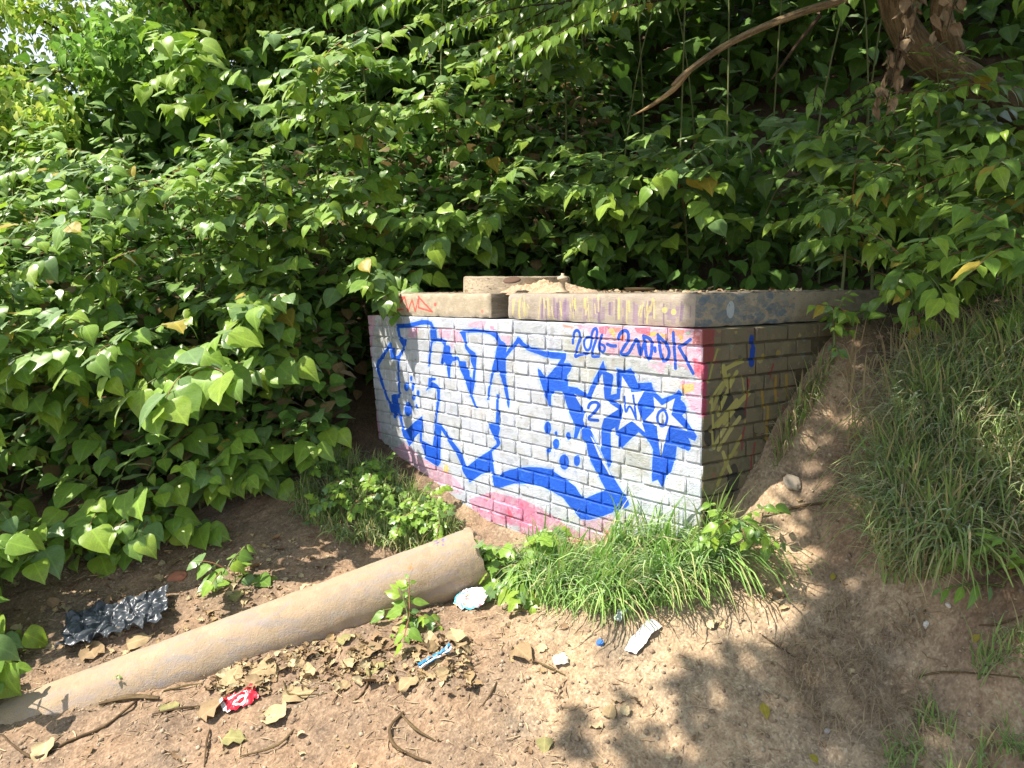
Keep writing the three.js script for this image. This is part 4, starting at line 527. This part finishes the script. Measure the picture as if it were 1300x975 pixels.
grass('grass_bank', 'long drooping grass covering the right bank', 14000, uneven([[1.5, -2.88], [1.42, -2.5], [1.62, -2.38], [2.0, -2.28], [2.7, -2.3], [3.0, -2.6], [2.4, -2.85], [2.0, -3.12], [1.84, -3.15], [1.68, -3.0]], (x, z, r) => fbm(x * 4 + 4, z * 4, 2) > 0 || r() < 0.22), [...SHADY, [0.55, 0.46, 0.24], [0.36, 0.5, 0.12]], 0.12, 0.34, -0.7, bladeFine);
grass('dry_grass', 'straw coloured dead stalks in the right bank grass', 900, scatter([[1.45, -2.9], [1.45, -2.45], [2.0, -2.25], [2.8, -2.5], [2.2, -3.4], [1.6, -3.35]]), STRAW, 0.1, 0.36, -0.6);
grass('grass_fringe', 'thin grass hanging from the soil beside the side wall', 260, scatter([[1.2, -3.1], [1.42, -3.22], [1.56, -3.34], [1.46, -3.34], [1.26, -3.2]]), [...SHADY, ...STRAW], 0.08, 0.2, -0.3);
grass('grass_patch', 'sparse grass tufts in the bottom right corner', 1500, scatter([[1.15, -1.85], [1.25, -2.15], [1.5, -2.24], [1.9, -2.1], [1.9, -1.7]], (x, z) => fbm(x * 6, z * 6, 2) > 0.12), [...SHADY, [0.4, 0.36, 0.16]], 0.05, 0.14, null);
grass('dry_grass_mat', 'matted dead brown grass lying on the path', 900, scatter([[1.0, -2.45], [1.3, -2.55], [1.5, -2.35], [1.35, -2.05], [1.05, -2.1]], (x, z) => fbm(x * 5 + 2, z * 5, 2) > -0.1), [[0.36, 0.27, 0.16], [0.28, 0.2, 0.12], [0.42, 0.33, 0.2]], 0.06, 0.2, null, [bladeStrip(2.7, 0.006, 0), bladeStrip(3.0, 0.006, 1)]);
// ---------- overhanging tree on the right: limb, broken branch, hanging dead leaves, crown overhead ----------
{
  const base = [3.7, terrain(3.7, -3.3), -3.3], t = thing('overhanging_tree', 'thick leaning tree with grooved bark reaching in from the right', 'tree', base), at = (x, y, z) => V(x - base[0], y - base[1], z - base[2]);
  const bark = std(lin(0.46, 0.37, 0.24), { map: barkMap, bumpMap: barkMap, bumpScale: 0.014 }), T = (name, pts, rad, m = bark, sides = 14, wob = 0.035) => part(t, name, tube(pts.map((q) => at(...q)), rad, sides, pts.length * 6, wob), m);
  T('trunk', [[3.9, -0.2, -3.4], [3.45, 0.38, -3.8], [2.9, 0.82, -4.0], [2.55, 1.09, -4.1], [2.26, 1.3, -4.15], [2.08, 1.62, -4.1], [2.0, 2.3, -3.9], [1.6, 3.2, -3.2]], [0.18, 0.14, 0.105, 0.095, 0.085, 0.075, 0.07, 0.06]);
  T('limb', [[2.48, 1.22, -4.12], [2.37, 1.5, -4.1], [2.5, 2.2, -3.8], [2.6, 3.1, -2.6]], [0.06, 0.055, 0.05, 0.045]);
  T('limb', [[1.98, 1.6, -4.1], [1.4, 2.6, -3.4], [0.4, 3.2, -2.6], [-0.8, 3.5, -1.9]], [0.07, 0.06, 0.045, 0.02]); T('limb', [[2.6, 3.1, -2.6], [1.4, 3.6, -1.6], [-0.4, 3.8, -1.2], [-2.4, 3.6, -1.0]], [0.05, 0.05, 0.035, 0.015]);
  // snapped branch with its pale splintered end
  const wood = std(lin(0.85, 0.68, 0.42), { map: barkMap });
  T('broken_branch', [[2.08, 1.56, -4.1], [1.77, 1.42, -3.8], [1.42, 1.3, -3.7], [1.06, 1.13, -3.6], [0.83, 0.97, -3.55], [0.78, 0.92, -3.55]], [0.022, 0.021, 0.019, 0.016, 0.013, 0.01], std(lin(0.75, 0.63, 0.44), { map: barkMap, bumpMap: barkMap, bumpScale: 0.01 }), 8);
  T('splinter', [[0.86, 0.99, -3.555], [0.79, 0.91, -3.55], [0.68, 0.83, -3.545], [0.585, 0.78, -3.545]], [0.013, 0.014, 0.01, 0.0015], wood, 6);
  T('broken_branch', [[1.62, 1.36, -3.9], [1.5, 1.22, -3.85], [1.35, 1.02, -3.8]], [0.012, 0.009, 0.004], twigMat, 6);
  // clusters of withered leaves
  const r = rng(501), hang = (x, y, z, len, n) => { const c = at(x, y, z); part(t, 'dead_twig', tube([c, c.clone().add(V(-0.03, -len * 0.5, 0.02)), c.clone().add(V(-0.06, -len, 0.03))], [0.006, 0.004, 0.002], 5), twigMat); for (let i = 0; i < n; i++) { const q = c.clone().add(V(-0.06 * i / n + 0.09 * (r() - 0.5), -len * i / n, 0.09 * (r() - 0.5))), m = part(t, 'dead_leaf', i % 3 ? driedNarrow[i % 3] : driedLeaves[i % 4], HUNG[i % 2]); leafFrame(M4, q, V(0.9 * (r() - 0.5), -1, 0.9 * (r() - 0.5)), randDir(r, 0), 0.05 + 0.05 * r()); M4.decompose(m.position, m.quaternion, m.scale); } };
  hang(2.02, 1.45, -3.75, 0.36, 26); hang(1.96, 1.22, -3.72, 0.36, 30); hang(2.16, 1.42, -3.6, 0.24, 14); hang(2.45, 1.2, -3.2, 0.36, 22); hang(2.5, 1.0, -3.25, 0.2, 8); hang(2.32, 1.3, -3.3, 0.14, 6);
  // leafy sprays hanging below the limb at the top right
  const spray = (p0, a, len, n, tones, size, pitch = -0.1) => { let p = at(...p0), d = V(Math.cos(a), pitch, Math.sin(a)).normalize(); const q = [p.clone()]; for (let i = 0; i < 6; i++) { p = p.clone().addScaledVector(d, len / 6); d.y -= 0.1; d.normalize(); q.push(p); } part(t, 'twig', tube(q, [0.008, 0.005, 0.002], 5), twigMat); const cv = new THREE.CatmullRomCurve3(q); for (let i = 0; i < n; i++) { const k = 0.08 + 0.92 * i / n, at2 = cv.getPoint(k), tg = cv.getTangent(k), s = V(-tg.z, 0, tg.x).multiplyScalar(i % 2 ? 1 : -1), d2 = s.addScaledVector(tg, 0.6).add(V(0.3 * (r() - 0.5), -0.6 - 0.4 * r(), 0.3 * (r() - 0.5))).normalize(), m = part(t, 'leaf', ovateLeaves[i % 4], pick(tones, r)); leafFrame(M4, at2, d2, V(0.5 * (r() - 0.5), 1, 0.6 * (r() - 0.3)), size * (0.7 + 0.6 * r())); M4.decompose(m.position, m.quaternion, m.scale); } };
  const leafy = [[GREEN.mid, 0.5], [GREEN.light, 0.25], [GREEN.deep, 0.2], [GREEN.lime, 1]];
  for (let i = 0; i < 11; i++) spray([1.9 + 1.2 * r(), 1.6 + 0.35 * r(), -3.9 + 0.7 * r()], 1.6 + 2.2 * (r() - 0.3), 0.5 + 0.3 * r(), 16, leafy, 0.09, -0.5);
  for (let i = 0; i < 5; i++) spray([1.65 + 0.5 * r(), 1.25 - 0.5 * r(), -3.95 - 0.2 * r()], 2.4 + (r() - 0.5), 0.35, 12, leafy, 0.075, -0.3);
  for (const [x, y, z, a] of [[1.5, 1.75, -4.2, 2.7], [1.2, 1.7, -4.6, 2.8], [0.9, 1.75, -4.9, 2.8], [1.6, 1.95, -4.7, 2.9], [0.5, 1.85, -5.1, 2.7], [1.0, 2.0, -5.2, 2.9], [0.3, 2.05, -4.9, 2.8], [-0.1, 2.1, -5.2, 2.7], [1.35, 1.9, -4.4, 2.6]]) { spray([x, y, z], a, 1.3, 40, [[GREEN.mid, 0.4], [GREEN.light, 0.3], [GREEN.lime, 0.15], [GREEN.yellow, 0.02], [GREEN.deep, 1]], 0.105, -0.12); spray([x - 0.2, y + 0.12, z], a + 0.4, 1.0, 30, leafy, 0.105, -0.15); }
  // crown above the path, out of the frame; it makes the dappled shade on the bank and the path
  const edge = inPoly([[-3.4, -0.8], [-3.1, -1.65], [-2.5, -2.05], [-1.95, -2.15], [-1.75, -2.3], [-1.55, -2.7], [-1.2, -3.0], [-0.95, -3.4], [-0.95, -3.9], [-1.4, -4.4], [-1.5, -5.4], [-0.6, -6.6], [5, -7], [5, 1.4], [-3.4, 1.2]]);
  foliage('crown', ovateLeaves[1], tintLeaf, 26000, (q) => { const x = lerp(-3.6, 5, q()), z = lerp(-7, 1.4, q()); if (!edge(x, z) || noise2(x * 0.9 + 3, z * 0.9) + 0.5 * noise2(x * 2.6, z * 2.6) < -0.28) return null; const y = 3.0 + 1.3 * q() + 0.25 * noise2(x, z) + Math.max(0, -z - 4) * 0.25; return { p: at(x, y, z), d: randDir(q, -0.3), u: V(q() - 0.5, 1, q() - 0.5), s: 0.13 + 0.07 * q() }; }, '', '', [[0.13, 0.29, 0.035], [0.17, 0.35, 0.045], [0.1, 0.23, 0.03]], t);
}
// ---------- far trees at the upper left and the thicket behind everything ----------
{
  const tree = (x, z, h, rx, ry, n, leaf, cols, label, seed) => { const y0 = terrain(x, z) - 0.1, t = thing('bank_tree', label, 'tree', [x, y0, z]), r = rng(seed); const limbs = [];
    part(t, 'trunk', tube([V(0, 0, 0), V(0.15, h * 0.35, 0.1), V(-0.1, h * 0.7, 0), V(0.1, h * 0.98, 0.1)], [h * 0.022, h * 0.018, h * 0.01, h * 0.003], 9, 12, 0.06), twigMat);
    for (let i = 0; i < 16; i++) { const a = r() * 6.283, y = h * (0.25 + 0.6 * r()), l = rx * (0.6 + 0.5 * r()), e = V(Math.cos(a) * l, y + l * (0.25 + 0.4 * r()), Math.sin(a) * l); limbs.push([V(0, y, 0), e]); part(t, 'limb', tube([V(0, y, 0), V(0, y, 0).lerp(e, 0.5).add(V(0, 0.1 * l, 0)), e], [h * 0.008, h * 0.005, h * 0.0015], 5, 6), twigMat); }
    const cl = []; for (let i = 0; i < 110; i++) { const [a, b] = limbs[i % limbs.length], p = a.clone().lerp(b, 0.35 + 0.75 * r()).add(V((r() - 0.5) * rx * 0.5, (r() - 0.5) * ry * 0.4, (r() - 0.5) * rx * 0.5)); cl.push([p, rx * (0.14 + 0.16 * r())]); }
    foliage('crown', ovateLeaves[2], tintLeafFar, n, (q) => { const [c, s] = cl[Math.floor(q() * cl.length)], d = randDir(q, 0).multiplyScalar(s * Math.cbrt(q())); return { p: c.clone().add(d), d: randDir(q, -0.5), u: V(q() - 0.5, 0.8, q() - 0.5), s: leaf * (0.7 + 0.6 * q()) }; }, '', '', cols, t); };
  const yel = [[0.525, 0.712, 0.112], [0.413, 0.637, 0.094], [0.637, 0.75, 0.15], [0.3, 0.506, 0.075]], grn = [[0.252, 0.486, 0.082], [0.18, 0.378, 0.064], [0.324, 0.576, 0.09]];
  tree(-5.7, -7.8, 2.9, 1.7, 1.6, 12000, 0.11, yel, 'low yellow green tree under the patch of sky at the upper left', 605);
  tree(-8.0, -8.8, 5.2, 1.9, 2.2, 16000, 0.12, yel, 'yellow green tree against the sky at the top left corner', 601);
  tree(-4.3, -9.2, 5.6, 2.0, 2.4, 17000, 0.12, yel, 'bright yellow green tree standing right of the patch of sky', 602);
  tree(-3.4, -8.2, 4.6, 1.8, 2.2, 15000, 0.12, grn, 'mid green tree rising behind the left thicket', 603);
  tree(-2.0, -8.0, 5.0, 1.8, 2.4, 15000, 0.12, grn, 'darker green tree behind the centre of the thicket', 604);
  const back = foliage('thicket', heartLeaves[2], tintLeaf, 15000, (q) => { const x = lerp(-7.5, 7.5, q()), k = smooth(x, -3.2, -0.6), z = -6.9 - 2.6 * q(), y = terrain(x, z) + (lerp(2.5, 2.8, k) + 0.5 * noise2(x * 0.8, 4)) * q(); return { p: V(x, y, z), d: randDir(q, -0.4), u: V(q() - 0.5, 1, q() - 0.1), s: 0.16 + 0.08 * q() }; }, 'deep green mass of foliage behind all the other plants', 'thicket', [[0.12, 0.27, 0.035], [0.15, 0.31, 0.04], [0.1, 0.21, 0.03]]);
  foliage('shaded_undergrowth', heartLeaves[3], tintLeaf, 3800, (q) => { const x = lerp(-1.2, 3.6, q()), z = lerp(-5.2, -7.2, q()) + 0.42 * Math.max(0, x); const y = terrain(x, z) + 1.0 * q() ** 1.4; return { p: V(x, y, z), d: randDir(q, -0.4), u: V(q() - 0.5, 1, q() - 0.1), s: 0.1 + 0.06 * q() }; }, 'low leaves covering the shaded slope behind the chamber', 'undergrowth', [[0.12, 0.27, 0.035], [0.15, 0.31, 0.04], [0.1, 0.21, 0.03]]);
  // loose inner leaves that close the left thicket
  foliage('thicket_undergrowth', heartLeaves[1], tintLeaf, 15000, (q) => { const x = lerp(-6, 0.9, q()), d = q(), z = lerp(-4.0, -6.6, d) + 0.32 * (x + 1.8) * (x < -1.8 ? -0.35 : -1) * 1.0; if (z > -4.1 && x > -1.7) return null; if (x > -1.1 && z > -5.35) return null; const y = terrain(x, z) + (0.45 + 1.45 * d) * Math.sqrt(q()); return { p: V(x, y, z), d: randDir(q, -0.4), u: V(q() - 0.5, 1, q() - 0.2), s: 0.075 + 0.05 * q() }; }, 'inner leaves and shoots massed low inside the thicket', 'undergrowth', [[0.12, 0.27, 0.035], [0.15, 0.33, 0.04], [0.09, 0.2, 0.03], [0.25, 0.18, 0.08]]);
}
// ---------- litter on the ground ----------
function onGround(o, x, z, lift = 0, turn = 0) { const e = 0.04, n = V(H(x - e, z) - H(x + e, z), 2 * e, H(x, z - e) - H(x, z + e)).normalize(); o.position.set(x, H(x, z) + lift, z); o.quaternion.setFromUnitVectors(V(0, 1, 0), n).multiply(new THREE.Quaternion().setFromAxisAngle(V(0, 1, 0), turn)); return o; }
function crumpled(w, d, nx, nz, amp, freq, seed, curl = 0) { // a crumpled sheet of real thickness-free film, folded up and down
  const pos = [], uv = [], idx = []; for (let j = 0; j <= nz; j++) for (let i = 0; i <= nx; i++) { const a = i / nx - 0.5, b = j / nz - 0.5, x = a * w, z = b * d, y = amp * (Math.abs(noise2(x * freq + seed, z * freq)) + 0.5 * Math.abs(noise2(x * freq * 2.3 + seed, z * freq * 2.3))) + curl * (a * a + b * b); pos.push(x + amp * 0.6 * noise2(x * freq + 9, z * freq + seed), y + 0.006, z + amp * 0.6 * noise2(x * freq + seed, z * freq + 31)); uv.push(a + 0.5, b + 0.5); } for (let j = 0; j < nz; j++) for (let i = 0; i < nx; i++) { const a = j * (nx + 1) + i; idx.push(a, a + nx + 1, a + 1, a + 1, a + nx + 1, a + nx + 2); } return geom(pos, idx, uv); }
{
  const bag = solo('plastic_bag', crumpled(0.44, 0.28, 70, 46, 0.032, 10, 3, 0.05), std(lin(0.045, 0.055, 0.066), { roughness: 0.34 }), 'crumpled black plastic bag lying on the soil at the left', 'plastic bag'); onGround(bag, -1.9, -3.13, 0, 0.35);
  const pk = paintCanvas(256, 160, (x, w, h) => { x.fillStyle = '#d42a3c'; x.fillRect(0, 0, w, h); x.fillStyle = '#f4ece8'; x.fillRect(0, 0, 20, h); x.beginPath(); x.ellipse(130, 66, 66, 38, 0.2, 0, 7); x.fill(); x.fillRect(60, 128, 150, 18); x.fillStyle = '#c2202f'; x.beginPath(); x.ellipse(125, 64, 40, 18, 0.2, 0, 7); x.fill(); });
  onGround(solo('crisp_packet', crumpled(0.13, 0.085, 18, 12, 0.014, 22, 7), std(0xffffff, { map: pk, roughness: 0.35 }), 'small red and white crisp packet among dead leaves before the pipe', 'packet'), -1.101, -2.58, 0, 0.7);
  const st = paintCanvas(256, 64, (x, w, h) => { x.fillStyle = '#2f86c4'; x.fillRect(0, 0, w, h); x.fillStyle = '#f1f4f6'; x.fillRect(0, 14, w, 16); x.fillStyle = '#1a2430'; x.fillRect(0, 30, w, 16); });
  onGround(solo('striped_wrapper', crumpled(0.15, 0.03, 20, 5, 0.008, 18, 11, 0.02), std(0xffffff, { map: st, roughness: 0.4 }), 'thin blue, white and black striped wrapper on the dirt', 'wrapper'), -0.309, -2.65, 0.004, 0.45);
  const sw = paintCanvas(256, 256, (x, w, h) => { x.fillStyle = '#e9eef0'; x.fillRect(0, 0, w, h); speckle(x, w, h, 90, ['#d94a4a', '#e58a52', '#5aa7b8', '#e2c35a', '#c7405a', '#ffffff'], 6, 24, 0.9, 97); x.strokeStyle = '#4fb4cf'; x.lineWidth = 26; x.beginPath(); x.arc(128, 128, 122, 2.2, 5.2); x.stroke(); });
  { const g = crumpled(0.17, 0.12, 20, 16, 0.012, 16, 15), P = g.attributes.position; for (let i = 0; i < P.count; i++) { const x = P.getX(i) / 0.085, z = P.getZ(i) / 0.06, q = Math.max(Math.abs(x), Math.abs(z)), l = Math.hypot(x, z) || 1; P.setX(i, P.getX(i) * q / l); P.setZ(i, P.getZ(i) * q / l); } g.computeVertexNormals(); const o = onGround(solo('sweet_wrapper', g, std(0xffffff, { map: sw, roughness: 0.35 }), 'oval multicoloured sweet wrapper at the end of the pipe', 'wrapper'), -0.19, -3.07, 0.03, -0.3); o.rotateX(0.45); }
  onGround(solo('paper_scrap', crumpled(0.17, 0.06, 16, 8, 0.012, 12, 19), std(lin(0.55, 0.55, 0.54)), 'long torn scrap of white paper below the grass', 'paper'), 0.53, -2.62, 0.01, 0.75);
  onGround(solo('plastic_scrap', crumpled(0.06, 0.06, 10, 10, 0.008, 25, 23), std(lin(0.4, 0.38, 0.34), { roughness: 0.3 }), 'small square of greyish film on the dirt path', 'plastic scrap'), 0.193, -2.58, 0, 0.2);
  onGround(solo('plastic_scrap', crumpled(0.07, 0.035, 10, 6, 0.012, 25, 27), std(lin(0.5, 0.55, 0.56), { roughness: 0.25 }), 'crumpled clear film beside the torn white paper', 'plastic scrap'), 0.46, -2.74, 0.01, 1.1);
  onGround(solo('bottle_cap', new THREE.CylinderGeometry(0.014, 0.016, 0.012, 18), std(lin(0.05, 0.16, 0.45), { roughness: 0.4 }), 'tiny blue bottle cap at the edge of the grass', 'bottle cap'), 0.36, -2.64, 0.006, 0);
  const rock = (name, x, z, s, sq, col, label, cat = 'stone') => { const g = mergeVertices(new THREE.IcosahedronGeometry(1, 3).deleteAttribute('normal').deleteAttribute('uv')), P = g.attributes.position, sd = x * 31 + z * 17; for (let i = 0; i < P.count; i++) { const a = P.getX(i), b = P.getY(i), c = P.getZ(i), f = 1 + 0.28 * noise3(a * 1.4 + sd, b * 1.4, c * 1.4) + 0.08 * noise3(a * 4 + sd, b * 4, c * 4); P.setXYZ(i, a * f * s, b * f * s * sq, c * f * s * 0.7); } g.computeVertexNormals(); return onGround(solo(name, g, std(col), label, cat), x, z, s * sq * 0.3, x * 9); };
  rock('lime_lump', 1.266, -3.03, 0.045, 0.5, lin(0.4, 0.34, 0.26), 'pale crumbly lump of mortar lying in the shaded gully', 'mortar lump'); rock('brick_shard', -1.757, -3.44, 0.05, 0.35, lin(0.42, 0.17, 0.1), 'reddish brick shard on the soil behind the pipe', 'brick shard');
  rock('pebble', 1.48, -2.32, 0.014, 0.6, lin(0.65, 0.62, 0.56), 'white pebble below the grassy right bank, the larger one'); rock('pebble', 1.559, -2.33, 0.011, 0.6, lin(0.62, 0.58, 0.5), 'small white pebble just under the grass of the right bank'); rock('pebble', 1.075, -2.16, 0.012, 0.7, lin(0.4, 0.38, 0.34), 'grey pebble beside the matted dead grass');
  // fallen leaves, each lying as in the picture
  const where = [[-1.016, -2.76, 'curled tan dead leaf against the front of the pipe'], [-1.23, -2.5, 'crumpled pale dead leaf left of the red packet'], [-0.877, -2.46, 'two-toned dead leaf right of the red packet'], [-1.079, -2.36, 'flat dead leaf at the bottom edge under the red packet'], [-1.188, -2.67, 'dead leaf between the red packet and the pipe'], [-1.042, -2.66, 'folded dead leaf just above the red packet'], [-1.293, -3.38, 'large dry leaf leaning on the soil behind the pipe'], [-1.351, -3.24, 'dry leaf touching the back of the pipe'], [-1.785, -2.99, 'tan dead leaf in front of the black bag'], [-1.885, -2.91, 'wide dead leaf between the black bag and the pipe'], [-1.803, -2.44, 'yellowish dead leaf near the bottom left corner'], [-1.381, -2.56, 'pale dead leaf below the stick at the left'], [-0.4, -2.56, 'cream dead leaf below the striped wrapper'], [0.013, -2.68, 'broad cream dead leaf right of the striped wrapper'], [-0.707, -2.69, 'greenish dead leaf in the pile beside the pipe'], [-0.766, -2.85, 'rust tinted dead leaf close to the pipe'], [-0.502, -2.86, 'curled dead leaf under the small green weed'], [-0.345, -2.71, 'dead leaf behind the striped wrapper'], [-0.227, -2.73, 'orange tan dead leaf above the striped wrapper'], [0.117, -2.24, 'small curled brown leaf at the bottom centre'], [0.347, -2.29, 'shrivelled brown leaf at the edge of the tree shade'], [-0.64, -2.78, 'crumpled straw coloured leaf in the middle of the leaf pile'], [-0.86, -2.72, 'pale torn leaf at the left end of the leaf pile'], [-0.56, -2.7, 'dry leaf at the right end of the leaf pile'], [-0.93, -2.58, 'small tan leaf between the packet and the leaf pile']], r = rng(701);
  where.forEach(([x, z, label], i) => { const s = (0.09 + 0.05 * r()) * (i > 18 && i < 21 ? 0.6 : 1), o = solo('dead_leaf', driedLeaves[i % 4], DRY[i % 4], label, 'dead leaf', 'dead leaves lying on the ground'); o.scale.setScalar(s); onGround(o, x, z, 0.012, r() * 6.28); });
  for (const [x, z, label, s] of [[0.89, -2.26, 'yellow fallen leaf on the shaded path at the lower right', 0.065], [0.988, -2.09, 'yellow fallen leaf at the bottom edge of the picture', 0.05], [1.283, -2.62, 'small yellow leaf at the foot of the right bank grass', 0.045], [1.589, -2.2, 'pale yellow leaf lying below the bank at the right', 0.045]]) { const o = solo('yellow_leaf', ovateLeaves[0], GREEN.yellow, label, 'fallen leaf', 'yellow leaves on the path'); o.scale.setScalar(s); onGround(o, x, z, 0.008, x * 7); }
  // sticks and dead stalks: [x, z, x, z ...], radius
  const sticks = [[0.007, 'long curved brown stalk at the lower left', -1.552, -2.63, -1.548, -2.58, -1.614, -2.5, -1.718, -2.44, -1.795, -2.38, -1.906, -2.42, -2.015, -2.5], [0.011, 'thick broken stick lying against the pipe', -1.461, -2.64, -1.581, -2.64, -1.7, -2.62], [0.005, 'thin stalk pointing at the red packet', -1.439, -2.54, -1.349, -2.56, -1.263, -2.59, -1.17, -2.61], [0.004, 'short twig along the pipe foot', -1.468, -2.69, -1.319, -2.72], [0.005, 'stalk at the bottom edge below the red packet', -1.17, -2.45, -1.142, -2.36, -1.104, -2.25], [0.005, 'stalk right of the red packet near the bottom edge', -0.819, -2.38, -0.854, -2.3, -0.979, -2.26], [0.004, 'short dark twig before the leaf pile', -0.683, -2.59, -0.7, -2.48], [0.004, 'twig across the front of the leaf pile', -0.957, -2.68, -0.905, -2.59, -0.737, -2.54], [0.007, 'hooked green brown stalk at the bottom centre', -0.41, -2.4, -0.449, -2.33, -0.425, -2.26, -0.351, -2.2, -0.282, -2.16], [0.006, 'side stalk crossing the hooked stalk', -0.415, -2.39, -0.354, -2.31, -0.276, -2.26], [0.004, 'short bent twig on the open dirt', -0.06, -2.52, -0.084, -2.44, -0.114, -2.4], [0.004, 'thin green stalk before the grass', 0.1, -2.6, 0.132, -2.56, 0.208, -2.51], [0.004, 'loose curved stalk below the leaf pile', -0.62, -2.71, -0.576, -2.6, -0.603, -2.5, -0.703, -2.48], [0.006, 'pale straight stick across the shaded gully', 1.12, -2.97, 1.293, -2.93, 1.42, -2.89], [0.004, 'dark twig right of the corner grass', 0.967, -2.79, 1.028, -2.68], [0.004, 'crossed dark twig on the sunlit slope', 1.021, -2.8, 1.026, -2.71, 1.074, -2.61], [0.004, 'thin stalk at the right edge below the bank', 1.703, -2.17, 1.639, -2.19, 1.597, -2.22], [0.004, 'long straw stalk in the bottom right corner', 1.39, -2.21, 1.464, -2.18, 1.641, -2.06], [0.004, 'thin dead stalk in the tree shade', 0.968, -2.53, 1.027, -2.43, 1.06, -2.41]];
  sticks.forEach(([rad, label, ...q], i) => { const pts = []; for (let k = 0; k < q.length; k += 2) pts.push(V(q[k], H(q[k], q[k + 1]) + rad * 0.9 + (k === 2 ? 0.008 : 0), q[k + 1])); if (pts.length === 2) pts.splice(1, 0, pts[0].clone().lerp(pts[1], 0.5).add(V(0.008, 0.006, 0))); solo('stick', tube(pts, [rad * 0.7, rad, rad * 0.5], 6, 0, 0.2), std([lin(0.3, 0.22, 0.13), lin(0.38, 0.3, 0.18), lin(0.24, 0.17, 0.1), lin(0.33, 0.29, 0.13)][i % 4], { map: barkMap }), label, 'stick', 'sticks and stalks on the ground'); });
  // crumbs of soil, chaff and leaf bits nobody could count
  const zone = (q) => { const x = lerp(-2.4, 1.9, q()), z = lerp(-3.7, -1.85, q()); if (x > 0.9 && z < -2.95 && x < 1.2) return null; return [x, z]; };
  const clod = mergeVertices(new THREE.IcosahedronGeometry(1, 1).deleteAttribute('normal').deleteAttribute('uv')); { const P = clod.attributes.position; for (let i = 0; i < P.count; i++) { const f = 1 + 0.4 * noise3(P.getX(i) * 2, P.getY(i) * 2, P.getZ(i) * 2); P.setXYZ(i, P.getX(i) * f, P.getY(i) * f * 0.7, P.getZ(i) * f); } clod.computeVertexNormals(); }
  foliage('soil_crumbs', clod, std(0xffffff, { roughness: 1 }), 9000, (q) => { const p = zone(q); if (!p) return null; const s = 0.0018 + 0.0085 * q() ** 4; return { p: V(p[0], H(p[0], p[1]) + s * 0.2, p[1]), d: randDir(q), u: V(q(), 1, q()), s }; }, 'crumbs of dry soil and grit scattered over the path', 'soil crumbs', [[0.27, 0.2, 0.135], [0.32, 0.25, 0.165], [0.22, 0.16, 0.11], [0.35, 0.28, 0.2]]);
  const chaff = tube([V(0, 0, -0.5), V(0.06, 0.03, 0), V(0, 0, 0.5)], [0.035, 0.045, 0.02], 4, 3);
  foliage('chaff', chaff, std(0xffffff, { roughness: 1 }), 3800, (q) => { const p = zone(q); if (!p) return null; if (p[0] > 0.2 && q() < 0.6) return null; const a = q() * 6.283, s = 0.015 + 0.05 * q() ** 2; return { p: V(p[0], H(p[0], p[1]) + 0.003, p[1]), d: V(Math.cos(a), 0.1 * (q() - 0.5), Math.sin(a)), u: V(0, 1, 0), s }; }, 'short bits of dead stalk scattered over the soil', 'chaff', [[0.38, 0.28, 0.17], [0.3, 0.21, 0.13], [0.24, 0.17, 0.1], [0.42, 0.33, 0.2]]);
  foliage('leaf_litter', driedLeaves[1], std(0xffffff, { map: leafMap }), 1100, (q) => { const k = q(), t = q(), x = k < 0.5 ? lerp(-1.3, -0.15, t) : k < 0.85 ? lerp(-2.6, -1.0, t) : lerp(-2, 1.8, t), z = k < 0.5 ? -2.72 - 0.18 * (x + 0.7) * -1 + 0.3 * (q() - 0.5) : k < 0.85 ? lerp(-3.75, -2.95, q()) : lerp(-3, -1.9, q()); return { p: V(x, H(x, z) + 0.006, z), d: randDir(q, 0), u: V(q() - 0.5, 1, q() - 0.5), s: 0.018 + 0.06 * q() * q() }; }, 'broken bits of dead leaf strewn beside the pipe', 'leaf litter', [[0.44, 0.33, 0.19], [0.34, 0.24, 0.13], [0.5, 0.41, 0.26], [0.26, 0.17, 0.1]]);
  foliage('cap_litter', driedLeaves[2], std(0xffffff, { map: leafMap }), 260, (q) => { const a = lerp(0.08, 2.2, q()), b = lerp(0.1, 1.5, q()); const o = C0.clone().addScaledVector(TF, a).addScaledVector(TS, b); return { p: V(o.x, lerp(-0.066, -0.098, a / 2.3), o.z), d: V(q() - 0.5, 0.1 * (q() - 0.5), q() - 0.5), u: V(q() - 0.5, 1, q() - 0.5), s: 0.02 + 0.05 * q() * q() }; }, 'dead leaf bits and rubble on top of the concrete cap', 'leaf litter', [[0.4, 0.3, 0.18], [0.3, 0.2, 0.12], [0.45, 0.38, 0.26]]);
}
renderer.render(scene, camera);
